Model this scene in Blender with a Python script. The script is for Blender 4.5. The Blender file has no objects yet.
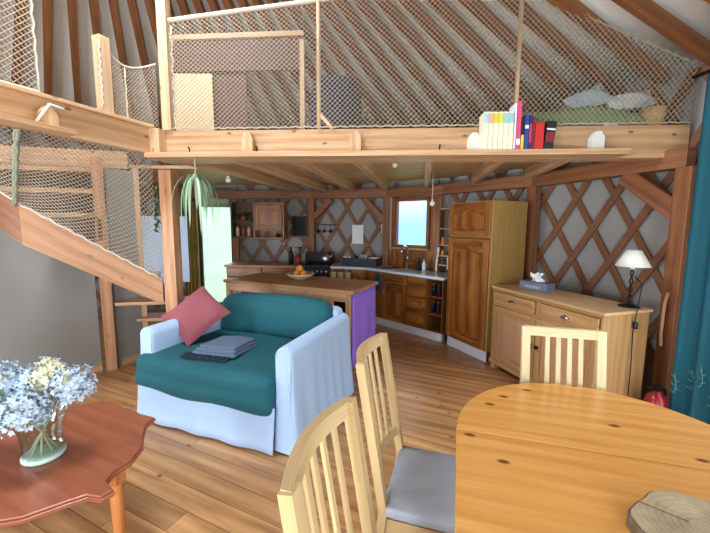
import bpy, math, random
from mathutils import Vector, Matrix
random.seed(7)
C = bpy.context.scene.collection
scene = bpy.context.scene
PI = math.pi
R = math.radians
def lin(h):
    h = h.lstrip('#'); o = []
    for i in (0, 2, 4):
        c = int(h[i:i+2], 16)/255
        o.append(c/12.92 if c <= .04045 else ((c+.055)/1.055)**2.4)
    return (o[0], o[1], o[2], 1)

# ------------------------------------------------------------------ camera, world, light, exposure
CAMZ = 1.58
pitch = math.atan(41/350); roll = R(.4)
f_ = Vector((0, math.cos(pitch), -math.sin(pitch))); r0 = Vector((1, 0, 0)); u0 = Vector((0, math.sin(pitch), math.cos(pitch)))
r_ = math.cos(roll)*r0 + math.sin(roll)*u0; u_ = -math.sin(roll)*r0 + math.cos(roll)*u0
cd = bpy.data.cameras.new('camera'); cam = bpy.data.objects.new('camera', cd); C.objects.link(cam)
cd.sensor_width = 36; cd.lens = 350/710*36; cd.clip_start = .02
cam.matrix_world = Matrix((( r_.x, u_.x, -f_.x, 0), (r_.y, u_.y, -f_.y, 0), (r_.z, u_.z, -f_.z, CAMZ), (0, 0, 0, 1)))
scene.camera = cam
scene.view_settings.view_transform = 'Standard'; scene.view_settings.look = 'None'
scene.view_settings.gamma = 1; scene.view_settings.use_curve_mapping = False
scene.view_settings.exposure = 0.0
world = bpy.data.worlds.new('sky'); scene.world = world; world.use_nodes = True
wn = world.node_tree.nodes; wl = world.node_tree.links
bg = wn['Background']; bg.inputs[1].default_value = 3.6
tc = wn.new('ShaderNodeTexCoord'); sx = wn.new('ShaderNodeSeparateXYZ'); rp = wn.new('ShaderNodeValToRGB')
rp.color_ramp.elements[0].position = 0.0; rp.color_ramp.elements[0].color = lin('#74b8e8')
rp.color_ramp.elements[1].position = .28; rp.color_ramp.elements[1].color = lin('#eef1f4')
wl.new(tc.outputs['Generated'], sx.inputs[0]); wl.new(sx.outputs[2], rp.inputs[0]); wl.new(rp.outputs[0], bg.inputs[0])

CX, CY = -1.68, 2.27            # centre of the yurt
WR = 4.52; WH = 2.9; AP = 4.95  # wall radius, wall height, apex
def pol(deg, r=WR, z=0.0):
    return Vector((CX + r*math.cos(R(deg)), CY + r*math.sin(R(deg)), z))
def area(name, loc, target, sx_, sy_, power, col):
    l = bpy.data.lights.new(name, 'AREA'); l.shape = 'RECTANGLE'; l.size = sx_; l.size_y = sy_; l.energy = power; l.color = col
    o = bpy.data.objects.new(name, l); C.objects.link(o); o.location = loc
    o.rotation_euler = (Vector(target)-Vector(loc)).to_track_quat('-Z', 'Y').to_euler(); return o
DAY = (.86, .94, 1.0)
# area lamps added inside the crown, unseen windows and door, standing in for daylight
area('crown_daylight_lamp', (CX, CY, AP-.42), (CX, CY, 0), 1.0, 1.0, 150, DAY)
WINDOWS = ((-62, 9, .15, 2.05, 110), (-105, 8, .15, 2.05, 140), (-150, 7, .3, 2.05, 165))   # angle, half angle, sill (low, to light the loft underside), head, lamp power
for a_, h_, z0, z1, pw in WINDOWS:
    p = pol(a_, WR-.12, (z0+z1)/2); q = pol(a_, 0, 1.1)
    area('window_daylight_lamp', p, q, 2*WR*math.sin(R(h_)), z1-z0, pw, DAY)
DOORG = (-15, 9, .1, 2.15)
area('door_daylight_lamp', pol(DOORG[0], WR-.12, 1.15), pol(DOORG[0], 0, 1.0), 1.35, 2.0, 45, DAY)

# ------------------------------------------------------------------ materials
def newmat(name):
    m = bpy.data.materials.new(name); m.use_nodes = True
    return m, m.node_tree.nodes, m.node_tree.links, m.node_tree.nodes['Principled BSDF']
def plain(name, col, rough=.5, metal=0., bump=0., bscale=200., var=0., vscale=6., spec=.5, emit=0, sheen=0):
    m, n, l, b = newmat(name); c = lin(col)
    b.inputs['Base Color'].default_value = c; b.inputs['Roughness'].default_value = rough; b.inputs['Metallic'].default_value = metal
    b.inputs['Specular IOR Level'].default_value = spec
    if sheen: b.inputs['Sheen Weight'].default_value = sheen
    t = n.new('ShaderNodeTexCoord')
    if var:
        x = n.new('ShaderNodeTexNoise'); x.inputs['Scale'].default_value = vscale; x.inputs['Detail'].default_value = 4
        l.new(t.outputs['Object'], x.inputs['Vector'])
        h = n.new('ShaderNodeMixRGB'); h.inputs[1].default_value = tuple(v*(1-var) for v in c[:3])+(1,); h.inputs[2].default_value = tuple(min(1, v*(1+var)) for v in c[:3])+(1,)
        l.new(x.outputs[0], h.inputs[0]); l.new(h.outputs[0], b.inputs['Base Color'])
    if bump:
        x = n.new('ShaderNodeTexNoise'); x.inputs['Scale'].default_value = bscale; x.inputs['Detail'].default_value = 3
        l.new(t.outputs['Object'], x.inputs['Vector'])
        bp = n.new('ShaderNodeBump'); bp.inputs['Strength'].default_value = bump; bp.inputs['Distance'].default_value = .01
        l.new(x.outputs[0], bp.inputs['Height']); l.new(bp.outputs[0], b.inputs['Normal'])
    if emit:
        b.inputs['Emission Color'].default_value = c; b.inputs['Emission Strength'].default_value = emit
    return m
def wood(name, light, dark, rough=.45, knots=.0, grain=1., plank=0., along=1., tint=.12, kd=1., cross=1.):
    """UV driven wood: u runs along the grain in metres"""
    m, n, l, b = newmat(name); b.inputs['Roughness'].default_value = rough
    uv = n.new('ShaderNodeUVMap')
    mp = n.new('ShaderNodeMapping'); mp.inputs['Scale'].default_value = (1.6*along, 26*cross, 1); l.new(uv.outputs[0], mp.inputs[0])
    ns = n.new('ShaderNodeTexNoise'); ns.inputs['Scale'].default_value = 1.2; ns.inputs['Detail'].default_value = 6; ns.inputs['Distortion'].default_value = .6
    l.new(mp.outputs[0], ns.inputs['Vector'])
    wv = n.new('ShaderNodeTexWave'); wv.wave_type = 'BANDS'; wv.bands_direction = 'Y'; wv.inputs['Scale'].default_value = 1.1
    wv.inputs['Distortion'].default_value = 9; wv.inputs['Detail'].default_value = 2; wv.inputs['Detail Scale'].default_value = .5
    mp2 = n.new('ShaderNodeMapping'); mp2.inputs['Scale'].default_value = (.5*along, 3.5*cross, 1); l.new(uv.outputs[0], mp2.inputs[0]); l.new(mp2.outputs[0], wv.inputs['Vector'])
    mx = n.new('ShaderNodeMath'); mx.operation = 'MULTIPLY_ADD'; mx.inputs[1].default_value = .22*grain; l.new(wv.outputs['Fac'], mx.inputs[0])
    m2 = n.new('ShaderNodeMath'); m2.operation = 'MULTIPLY'; m2.inputs[1].default_value = .85; l.new(ns.outputs[0], m2.inputs[0]); l.new(m2.outputs[0], mx.inputs[2])
    cr = n.new('ShaderNodeValToRGB'); cr.color_ramp.elements[0].position = .22; cr.color_ramp.elements[0].color = lin(light)
    cr.color_ramp.elements[1].position = .85; cr.color_ramp.elements[1].color = lin(dark); l.new(mx.outputs[0], cr.inputs[0])
    out = cr.outputs[0]
    # slow board to board variation
    n3 = n.new('ShaderNodeTexNoise'); n3.inputs['Scale'].default_value = .7; l.new(uv.outputs[0], n3.inputs['Vector'])
    hs = n.new('ShaderNodeHueSaturation'); l.new(out, hs.inputs['Color'])
    mr = n.new('ShaderNodeMapRange'); mr.inputs[1].default_value = .3; mr.inputs[2].default_value = .7; mr.inputs[3].default_value = 1-tint; mr.inputs[4].default_value = 1+tint
    l.new(n3.outputs[0], mr.inputs[0]); l.new(mr.outputs[0], hs.inputs['Value']); out = hs.outputs[0]
    if knots:
        mp3 = n.new('ShaderNodeMapping'); mp3.inputs['Scale'].default_value = (2.2*kd, 4.2*kd, 1); l.new(uv.outputs[0], mp3.inputs[0])
        vo = n.new('ShaderNodeTexVoronoi'); vo.voronoi_dimensions = '2D'; vo.inputs['Scale'].default_value = 1.0; l.new(mp3.outputs[0], vo.inputs['Vector'])
        k = n.new('ShaderNodeMapRange'); k.inputs[1].default_value = .03*kd; k.inputs[2].default_value = .06*kd; k.inputs[3].default_value = knots; k.inputs[4].default_value = 0
        l.new(vo.outputs['Distance'], k.inputs[0])
        mk = n.new('ShaderNodeMixRGB'); mk.inputs[2].default_value = lin('#6a3d20'); l.new(k.outputs[0], mk.inputs[0]); l.new(out, mk.inputs[1]); out = mk.outputs[0]
    if plank:
        sp = n.new('ShaderNodeSeparateXYZ'); l.new(uv.outputs[0], sp.inputs[0])
        pp = n.new('ShaderNodeMath'); pp.operation = 'PINGPONG'; pp.inputs[1].default_value = plank/2; l.new(sp.outputs[1], pp.inputs[0])
        k = n.new('ShaderNodeMapRange'); k.inputs[1].default_value = 0; k.inputs[2].default_value = .009; k.inputs[3].default_value = .8; k.inputs[4].default_value = 0
        l.new(pp.outputs[0], k.inputs[0])
        mk = n.new('ShaderNodeMixRGB'); mk.inputs[2].default_value = lin('#4a2c17'); l.new(k.outputs[0], mk.inputs[0]); l.new(out, mk.inputs[1]); out = mk.outputs[0]
    l.new(out, b.inputs['Base Color'])
    bp = n.new('ShaderNodeBump'); bp.inputs['Strength'].default_value = .12; bp.inputs['Distance'].default_value = .003; l.new(mx.outputs[0], bp.inputs['Height']); l.new(bp.outputs[0], b.inputs['Normal'])
    return m
def glass(name, tint='#eef6f4', refl=.12):
    m, n, l, b = newmat(name)
    t = n.new('ShaderNodeBsdfTransparent'); t.inputs[0].default_value = lin(tint)
    g = n.new('ShaderNodeBsdfGlossy'); g.inputs['Roughness'].default_value = .02
    x = n.new('ShaderNodeMixShader'); x.inputs[0].default_value = refl
    fr = n.new('ShaderNodeLayerWeight'); fr.inputs[0].default_value = .25
    mm = n.new('ShaderNodeMath'); mm.operation = 'MULTIPLY_ADD'; mm.inputs[1].default_value = .6; mm.inputs[2].default_value = refl*.5
    l.new(fr.outputs['Facing'], mm.inputs[0]); l.new(mm.outputs[0], x.inputs[0])
    l.new(t.outputs[0], x.inputs[1]); l.new(g.outputs[0], x.inputs[2]); l.new(x.outputs[0], n['Material Output'].inputs[0])
    return m
M = {}
M['pine'] = wood('pine', '#d8b18a', '#ae7f58', .5, .8, 1)             # beams and loft boards
M['pine_pale'] = wood('pine_pale', '#dcbc98', '#bb926c', .55, .5, 1)
M['deck'] = wood('deck', '#f7d9b0', '#cf9b68', .5, .9, 1, plank=.13)
M['post'] = wood('post', '#c99670', '#9c683f', .5, .5, 1)
M['redwood'] = wood('redwood', '#9c6541', '#724226', .55, .3, 1)       # ring posts and beams
M['pole'] = wood('pole', '#8f5a34', '#653c20', .6, .2, 1)             # roof poles
M['lattice'] = wood('lattice', '#8c5d40', '#6c432c', .6, 0, .6)
M['oak'] = wood('oak', '#b27535', '#753f17', .33, .6, 1.7, along=1.3, cross=.38)            # kitchen doors
M['oak_dark'] = wood('oak_dark', '#8a5426', '#5c3416', .4, .2, 1)
M['oak_side'] = wood('oak_side', '#b08a4c', '#94703a', .5, 0, .5)
M['sidepine'] = wood('sidepine', '#c49a66', '#a27648', .45, .3, .8)
M['sidepanel'] = wood('sidepanel', '#c99e78', '#b0825c', .5, .2, .9, cross=.45)
M['sidetop'] = wood('sidetop', '#d9b387', '#bf9464', .4, .3, .7)
M['table'] = wood('table', '#d9a259', '#b87a3a', .25, .95, .75, tint=.08, kd=1.15)
M['beech'] = wood('beech', '#c8ab7c', '#a88a5e', .45, 0, .6)
M['beech_pale'] = wood('beech_pale', '#e2d0a4', '#cdb684', .45, 0, .4)
M['mahogany'] = wood('mahogany', '#a35e42', '#7d412b', .3, 0, .8)
M['leg_orange'] = wood('leg_orange', '#c98045', '#9c5626', .4, 0, .8)
M['island'] = wood('island', '#b98a5a', '#94653a', .4, .3, .9)
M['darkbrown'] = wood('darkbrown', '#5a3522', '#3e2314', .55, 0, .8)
M['bunk'] = wood('bunk', '#5c3626', '#422419', .6, .2, .8)
M['slice'] = plain('slice', '#a08a66', .8, bump=.6, bscale=60, var=.3, vscale=14)
M['bark'] = plain('bark', '#6b5a44', .95, bump=1, bscale=50, var=.3, vscale=30)
M['fabric_wall'] = plain('fabric_wall', '#9b9794', .9, bump=.15, bscale=14, var=.05, vscale=2)
M['fabric_roof'] = plain('fabric_roof', '#ebe9e5', .9, bump=.1, bscale=20, var=.04, vscale=2)
M['grey_wall'] = plain('grey_wall', '#8f8c87', .8, var=.05, vscale=3)
M['white_paint'] = plain('white_paint', '#dcd9d2', .5)
M['kick'] = plain('kick', '#d9dae0', .45)
M['net'] = plain('net', '#b3a28e', .85)
M['rope_white'] = plain('rope_white', '#d2c8b8', .85, bump=.5, bscale=120)
M['rope_green'] = plain('rope_green', '#8f9482', .9, bump=.5, bscale=120)
M['sofa_white'] = plain('sofa_white', '#a6bfdf', .85, bump=.25, bscale=18, sheen=.2)
M['teal'] = plain('teal', '#07505a', .85, bump=.15, bscale=24, var=.08, vscale=5)
M['teal_curtain'] = plain('teal_curtain', '#0a5566', .8, var=.1, vscale=4)
M['maroon'] = plain('maroon', '#8a464e', .9, bump=.3, bscale=300, sheen=.1)
M['throw'] = plain('throw', '#56677f', .95, bump=.7, bscale=150, var=.25, vscale=60)
M['throw_dark'] = plain('throw_dark', '#232c3a', .95)
M['seat_grey'] = plain('seat_grey', '#9aa1ab', .5, bump=.1, bscale=300)
M['chrome'] = plain('chrome', '#d8dadc', .12, 1)
M['steel'] = plain('steel', '#b9bec4', .3, 1)
M['black'] = plain('black', '#111214', .35)
M['black_matt'] = plain('black_matt', '#17171a', .8)
M['iron'] = plain('iron', '#1d1a1a', .5, .6)
M['worktop'] = plain('worktop', '#d2e3ee', .12, var=.1, vscale=30)
M['white'] = plain('white', '#e8e8e6', .5)
M['paper'] = plain('paper', '#e9ebee', .8)
M['shade'] = plain('shade', '#dfe0d4', .8)
M['tissue'] = plain('tissue', '#f0f0ee', .9)
M['tissuebox'] = plain('tissuebox', '#71798a', .6, var=.25, vscale=30)
M['red'] = plain('red', '#8c1520', .3)
M['purple'] = plain('purple', '#9670d8', .85, var=.06, vscale=5)
M['purple_dark'] = plain('purple_dark', '#4a2a63', .9)
M['navy'] = plain('navy', '#1a2436', .8)
M['navy_box'] = plain('navy_box', '#1d2635', .5)
M['teal_towel'] = plain('teal_towel', '#11465c', .9)
M['orange'] = plain('orange', '#e08a2a', .5, bump=.3, bscale=90)
M['bowl'] = plain('bowl', '#b8a284', .4, var=.1, vscale=20)
M['leaf'] = plain('leaf', '#7d9c78', .5, var=.25, vscale=9)
M['leaf_pale'] = plain('leaf_pale', '#b6c9ac', .5, var=.15, vscale=9)
M['leaf_dark'] = plain('leaf_dark', '#3c6130', .55, var=.2, vscale=9)
M['petal'] = plain('petal', '#b9cbdc', .8, var=.18, vscale=40)
M['petal_cream'] = plain('petal_cream', '#dcd8b4', .8, var=.12, vscale=40)
M['petal_mint'] = plain('petal_mint', '#bcd6cc', .8, var=.15, vscale=40)
M['stem'] = plain('stem', '#b4b493', .8)
M['glass'] = glass('glass')
M['pane'] = glass('pane', '#f2f7fa', .05)
M['vase_glass'] = glass('vase_glass', '#f0f7f4', .14)
M['vase_base'] = plain('vase_base', '#b9d3c7', .15)
M['bulb'] = plain('bulb', '#f0ead8', .3)
M['grass'] = plain('grass', '#93c290', .95, var=.22, vscale=.9, bump=.6, bscale=6)
M['bush'] = plain('bush', '#7f9f86', .9, var=.4, vscale=6)
M['blind'] = plain('blind', '#b9c4ae', .9)
M['curtain_gold'] = plain('curtain_gold', '#a8924a', .85, var=.4, vscale=14)
M['green_blanket'] = plain('green_blanket', '#7c9468', .95, var=.2, vscale=9)
M['pillow_blue'] = plain('pillow_blue', '#a9bccb', .9)
M['pillow_stripe'] = plain('pillow_stripe', '#cfd2d6', .9)
M['straw'] = plain('straw', '#c9a36a', .9, bump=.8, bscale=80)
M['cream_board'] = plain('cream_board', '#d8bd96', .7)
M['sheet'] = plain('sheet', '#9aa0b4', .9, var=.2, vscale=8)
M['socket'] = plain('socket', '#d8dadd', .4)
M['slate'] = plain('slate', '#0e0f12', .6)
M['copper'] = plain('copper', '#8c3a32', .5)
BOOKC = {k: plain('book_'+k, v, .55) for k, v in dict(cream='#e6e0c4', white='#e4e6ea', navy='#1c2a63', pink='#d8487a', yellow='#d8c234', black='#1a1714', blue='#27408c', rose='#b9335c', crimson='#7c1c2c', red='#c02522', pages='#e9e2cf', peach='#dca47a', lime='#d4d04a', aqua='#8fc4cc', sky='#a9c8de').items()}

# ------------------------------------------------------------------ mesh builder
OFF = {}          # world offset of roots whose parts are written in world coordinates
class MB:
    def __init__(s): s.v = []; s.f = []; s.uv = []; s.sm = []
    def face(s, idx, uvs, smooth=False): s.f.append(tuple(idx)); s.uv.append(uvs); s.sm.append(smooth)
    def add(s, verts, faces, smooth=False, gu=None, gv=None, off=None):
        """gu: grain vector, gv: cross vector used for uv"""
        b = len(s.v); s.v += [Vector(p) for p in verts]
        gu = Vector(gu or (1, 0, 0)); off = off or (random.random()*40, random.random()*40)
        gu = gu.normalized()
        for fc in faces:
            P = [s.v[b+i] for i in fc]
            nrm = (P[1]-P[0]).cross(P[2]-P[0]) if len(P) > 2 else Vector((0, 0, 1))
            if len(P) > 3 and nrm.length < 1e-12: nrm = (P[2]-P[1]).cross(P[3]-P[1])
            if nrm.length < 1e-12: nrm = Vector((0, 0, 1))
            nrm.normalize()
            if abs(nrm.dot(gu)) > .9:
                a = Vector((0, 0, 1)) if abs(gu.z) < .9 else Vector((1, 0, 0)); a = (a-a.dot(gu)*gu).normalized(); c = gu.cross(a)
                s.face([b+i for i in fc], [(p.dot(c)*.05+off[0], p.dot(a)+off[1]) for p in P], smooth)
            else:
                c = nrm.cross(gu)
                if c.length < 1e-6: c = Vector((0, 1, 0))
                c.normalize()
                s.face([b+i for i in fc], [(p.dot(gu)+off[0], p.dot(c)+off[1]) for p in P], smooth)
        return s
    def box(s, c, d, rot=0., g=0, tilt=None):
        c = Vector(c); hx, hy, hz = d[0]/2, d[1]/2, d[2]/2
        m = tilt if tilt is not None else Matrix.Rotation(rot, 3, 'Z')
        vs = [c + m @ Vector((x*hx, y*hy, z*hz)) for z in (-1, 1) for y in (-1, 1) for x in (-1, 1)]
        fs = [(0, 2, 3, 1), (4, 5, 7, 6), (0, 1, 5, 4), (2, 6, 7, 3), (0, 4, 6, 2), (1, 3, 7, 5)]
        return s.add(vs, fs, gu=m @ Vector([(1, 0, 0), (0, 1, 0), (0, 0, 1)][g]))
    def board(s, p0, p1, w, t, up=(0, 0, 1)):
        """a plank from p0 to p1; t measured along up, w across"""
        p0, p1, up = Vector(p0), Vector(p1), Vector(up); d = (p1-p0); L = d.length; d.normalize()
        sd = d.cross(up).normalized(); u2 = sd.cross(d).normalized()
        m = Matrix((d, sd, u2)).transposed()
        return s.box((p0+p1)/2, (L, w, t), tilt=m)
    def prism(s, poly, z0, z1, g=(1, 0, 0), origin=None, ax=None, smooth_side=False):
        """extruded polygon; ax = (x axis, y axis, z axis) of the polygon's own frame"""
        o = Vector(origin or (0, 0, 0)); X, Y, Z = [Vector(a) for a in (ax or ((1, 0, 0), (0, 1, 0), (0, 0, 1)))]
        n = len(poly); vs = [o+X*p[0]+Y*p[1]+Z*z0 for p in poly]+[o+X*p[0]+Y*p[1]+Z*z1 for p in poly]
        fs = [tuple(range(n-1, -1, -1)), tuple(range(n, 2*n))]+[(i, (i+1) % n, n+(i+1) % n, n+i) for i in range(n)]
        gg = X*g[0]+Y*g[1]+Z*g[2]
        return s.add(vs, fs, gu=gg)
    def tube(s, pts, r, n=6, closed=False, cap=True, smooth=True):
        pts = [Vector(p) for p in pts]; N = len(pts); b = len(s.v); prev = None
        rr = r if isinstance(r, (list, tuple)) else [r]*N
        for i, p in enumerate(pts):
            if closed: d = pts[(i+1) % N]-pts[i-1]
            else: d = pts[min(i+1, N-1)]-pts[max(i-1, 0)]
            if d.length < 1e-9: d = Vector((0, 0, 1))
            d.normalize()
            if prev is None:
                a = Vector((0, 0, 1)) if abs(d.z) < .9 else Vector((1, 0, 0)); a = (a-a.dot(d)*d).normalized()
            else:
                a = prev-prev.dot(d)*d
                if a.length < 1e-6: a = d.orthogonal()
                a.normalize()
            prev = a; c = d.cross(a)
            for k in range(n):
                t = 2*PI*k/n; s.v.append(p+rr[i]*(math.cos(t)*a+math.sin(t)*c))
        o = (random.random()*20, random.random()*20)
        for i in range(N if closed else N-1):
            j = (i+1) % N
            for k in range(n):
                k2 = (k+1) % n
                s.face([b+i*n+k, b+i*n+k2, b+j*n+k2, b+j*n+k], [(o[0]+i*.05, o[1]+k*.02), (o[0]+i*.05, o[1]+k*.02+.02), (o[0]+i*.05+.05, o[1]+k*.02+.02), (o[0]+i*.05+.05, o[1]+k*.02)], smooth)
        if cap and not closed:
            s.face([b+k for k in range(n-1, -1, -1)], [(0, 0)]*n); s.face([b+(N-1)*n+k for k in range(n)], [(0, 0)]*n)
        return s
    def lathe(s, prof, c=(0, 0, 0), n=20, smooth=True, sx=1, sy=1, m=None):
        b = len(s.v); c = Vector(c); o = (random.random()*20, random.random()*20)
        for r, z in prof:
            for k in range(n):
                t = 2*PI*k/n; p = Vector((r*sx*math.cos(t), r*sy*math.sin(t), z))
                s.v.append(c+(m @ p if m else p))
        for i in range(len(prof)-1):
            for k in range(n):
                k2 = (k+1) % n
                s.face([b+i*n+k, b+i*n+k2, b+(i+1)*n+k2, b+(i+1)*n+k], [(o[0]+prof[i][1], o[1]+k*.01), (o[0]+prof[i][1], o[1]+k*.01+.01), (o[0]+prof[i+1][1], o[1]+k*.01+.01), (o[0]+prof[i+1][1], o[1]+k*.01)], smooth)
        for i, rev in ((0, True), (len(prof)-1, False)):
            if prof[i][0] > 1e-5:
                idx = [b+i*n+k for k in range(n)]
                if rev: idx.reverse()
                s.face(idx, [(s.v[q].x+o[0], s.v[q].y+o[1]) for q in idx])
        return s
    def grid(s, fn, nu, nv, smooth=True, closed_u=False):
        b = len(s.v); W = nu if closed_u else nu+1
        for j in range(nv+1):
            for i in range(W): s.v.append(Vector(fn(i/nu, j/nv)))
        for j in range(nv):
            for i in range(nu):
                i2 = (i+1) % W
                s.face([b+j*W+i, b+j*W+i2, b+(j+1)*W+i2, b+(j+1)*W+i], [(i/nu, j/nv), ((i+1)/nu, j/nv), ((i+1)/nu, (j+1)/nv), (i/nu, (j+1)/nv)], smooth)
        return s
    def rbox(s, c, d, r=.05, n=8, m=None, puff=(0, 0, 0), fn=None):
        """rounded, optionally puffed box (cushions)"""
        h = Vector(d)/2; c = Vector(c); m = m or Matrix.Identity(3); seen = {}; r = min(r, min(h)*.999)
        def vert(p):
            k = tuple(round(x, 5) for x in p)
            if k in seen: return seen[k]
            P = Vector((p[0]*h.x, p[1]*h.y, p[2]*h.z))
            q = Vector([max(-(h[i]-r), min(h[i]-r, P[i])) for i in range(3)])
            dd = P-q
            if dd.length > 1e-9: P = q+dd.normalized()*r
            e = [1-abs(x)**2.5 for x in p]
            for i in range(3):
                o1, o2 = [e[j] for j in range(3) if j != i]
                P[i] += puff[i]*p[i]*max(0, o1)*max(0, o2)
            if fn: P = Vector(fn(P))
            s.v.append(c+m @ P); seen[k] = len(s.v)-1; return seen[k]
        # denser towards the edges
        ts = [math.sin((i/n-.5)*PI*.92)/math.sin(PI*.46) for i in range(n+1)]
        o = (random.random()*20, random.random()*20)
        for ax in range(3):
            a1, a2 = [(1, 2), (2, 0), (0, 1)][ax]
            for sg in (-1, 1):
                for i in range(n):
                    for j in range(n):
                        q = []
                        for (x, y) in ((ts[i], ts[j]), (ts[i+1], ts[j]), (ts[i+1], ts[j+1]), (ts[i], ts[j+1])):
                            p = [0, 0, 0]; p[ax] = sg; p[a1] = x; p[a2] = y; q.append(vert(p))
                        if sg < 0: q.reverse()
                        s.face(q, [(o[0]+s.v[w].x, o[1]+s.v[w].y+s.v[w].z) for w in q], True)
        return s
    def build(s, name, mat, parent=None, bevel=0., seg=2, label=None, solid=0., sub=0):
        me = bpy.data.meshes.new(name)
        top = parent
        while top is not None and top.parent is not None: top = top.parent
        if top is not None: off = OFF.get(top.name, Vector((0, 0, 0)))
        else:
            xs = [v.x for v in s.v]; ys = [v.y for v in s.v]; zs = [v.z for v in s.v]
            off = Vector(((min(xs)+max(xs))/2, (min(ys)+max(ys))/2, min(zs)))
        me.from_pydata([v-off for v in s.v], [], s.f)
        uvl = me.uv_layers.new(name='UVMap'); d = []
        for u in s.uv:
            for q in u: d += [q[0], q[1]]
        if len(d) == len(uvl.data)*2: uvl.data.foreach_set('uv', d)
        me.polygons.foreach_set('use_smooth', s.sm)
        me.materials.append(mat); me.update()
        o = bpy.data.objects.new(name, me); C.objects.link(o)
        if parent is not None: o.parent = parent
        else: o.location = off; OFF[o.name] = off
        if solid:
            k = o.modifiers.new('thickness', 'SOLIDIFY'); k.thickness = solid; k.offset = 0
        if sub:
            k = o.modifiers.new('smooth', 'SUBSURF'); k.levels = sub; k.render_levels = sub
        if bevel:
            k = o.modifiers.new('edge', 'BEVEL'); k.width = bevel; k.segments = seg; k.limit_method = 'ANGLE'; k.angle_limit = R(40)
        if label: o['label'] = label
        return o
def tag(o, label, cat, group=None, kind=None):
    o['label'] = label; o['category'] = cat
    if group: o['group'] = group
    if kind: o['kind'] = kind
    return o
def thing(name, label, cat, loc=(0, 0, 0), rotz=0., group=None, world=False):
    o = bpy.data.objects.new(name, None); C.objects.link(o); o.location = loc; o.rotation_euler = (0, 0, rotz); o.empty_display_size = .1
    tag(o, label, cat, group)
    if world: OFF[o.name] = Vector(loc)
    return o
def struct(name, mb, mat, parent=None, **k):
    o = mb.build(name, mat, parent, **k)
    if parent is None: o['kind'] = 'structure'
    return o
def sroot(name, loc=(0, 0, 0)):
    o = bpy.data.objects.new(name, None); C.objects.link(o); o.location = loc; o['kind'] = 'structure'; OFF[o.name] = Vector(loc); return o
def dup(root, loc, rotz, label=None, group=None):
    r = root.copy(); C.objects.link(r); r.location = loc; r.rotation_euler = (0, 0, rotz)
    if label: r['label'] = label
    if group: r['group'] = group
    for ch in list(root.children):
        c = ch.copy(); C.objects.link(c); c.parent = r
        for g in ch.children:
            d = g.copy(); C.objects.link(d); d.parent = c
    return r
def lerp(a, b, t): return Vector(a)*(1-t)+Vector(b)*t
def sag(a, b, s, n=10): return [lerp(a, b, i/n)-Vector((0, 0, s*4*(i/n)*(1-i/n))) for i in range(n+1)]

def net_mesh(S, nu, nv, rad, keep=None):
    """diamond netting on the surface S(u, v)"""
    mb = MB()
    def cord(a, b):
        if keep and not (keep(a) and keep(b)): return
        mb.tube([a, b], rad, 3, cap=False)
    for j in range(nv*2):
        for i in range(nu+1):
            x = i+(.5 if j % 2 else 0)
            if x > nu: continue
            p = S(x/nu, j/(2*nv))
            for dx in (-.5, .5):
                if 0 <= x+dx <= nu: cord(p, S((x+dx)/nu, (j+1)/(2*nv)))
    return mb

# ------------------------------------------------------------------ outside
hill = MB()
def gz(x, y):
    d = math.hypot(x-CX, y-CY); a = math.atan2(y-CY, x-CX)
    up = max(0, d-7)*.16*max(0, math.cos(1.6*max(-1.9, min(1.9, a-R(112)))))
    down = max(0, d-6)*.35*max(0, math.cos(2.2*max(-.7, min(.7, a-R(52)))))
    return -.25+up-down
hill.grid(lambda u, v: ((lambda x, y: (x, y, gz(x, y)))(-40+80*u, -30+80*v)), 40, 40)
struct('ground', hill, M['grass'])
for k, (a_, d_, s_) in enumerate(((50.5, 7.6, .9), (56, 9.5, 1.3), (47, 9.0, 1.0))):
    b = MB(); rs = random.Random(k)
    for q in range(60):
        th = rs.random()*2*PI; ph = math.acos(2*rs.random()-1); rr = s_*rs.random()**.4*.8
        c = pol(a_, d_, s_*.55)+Vector((rr*math.sin(ph)*math.cos(th), rr*math.sin(ph)*math.sin(th), rr*math.cos(ph)*.8))
        for e in range(4):
            d1 = Vector((rs.uniform(-1, 1), rs.uniform(-1, 1), rs.uniform(-.3, 1))).normalized()*.16*s_; d2 = d1.orthogonal().normalized()*.05*s_
            b.add([c, c+d1*.5+d2, c+d1, c+d1*.5-d2], [(0, 1, 2, 3)])
    tag(b.build('garden_bush', M['bush']), ('grey green bush just outside the kitchen window', 'larger bush beyond the kitchen window on the left', 'low bush beyond the right edge of the kitchen window')[k], 'bush', kind='thing')

# ------------------------------------------------------------------ floor
fl = MB(); FA = R(-25); cu, su = math.cos(FA), math.sin(FA)
fb = 0; W_ = .135; Rf = WR+.1
rs = random.Random(3)
for i in range(-36, 36):
    yv = i*W_
    half = math.sqrt(max(0, Rf**2-max(abs(yv), abs(yv+W_))**2))
    if half < .2: continue
    x = -half
    while x < half-.05:
        L = min(rs.uniform(1.6, 3.2), half-x)
        if half-(x+L) < .4: L = half-x
        g = .0012
        q = [(x+g, yv+g), (x+L-g, yv+g), (x+L-g, yv+W_-g), (x+g, yv+W_-g)]
        P = [(CX+a*cu-b*su, CY+a*su+b*cu, 0) for a, b in q]
        fl.add(P, [(0, 1, 2, 3)], gu=(cu, su, 0))
        x += L
M['floor'] = wood('floor', '#c69866', '#8d6038', .3, .8, 1.2, tint=.22, kd=.75, cross=.7)
flo = struct('floor', fl, M['floor'])
sub = MB(); n_ = 64
sub.prism([(CX+Rf*math.cos(2*PI*i/n_), CY+Rf*math.sin(2*PI*i/n_)) for i in range(n_)], -.12, -.004)
sub.build('floor_seam', M['darkbrown'], flo)

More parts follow.
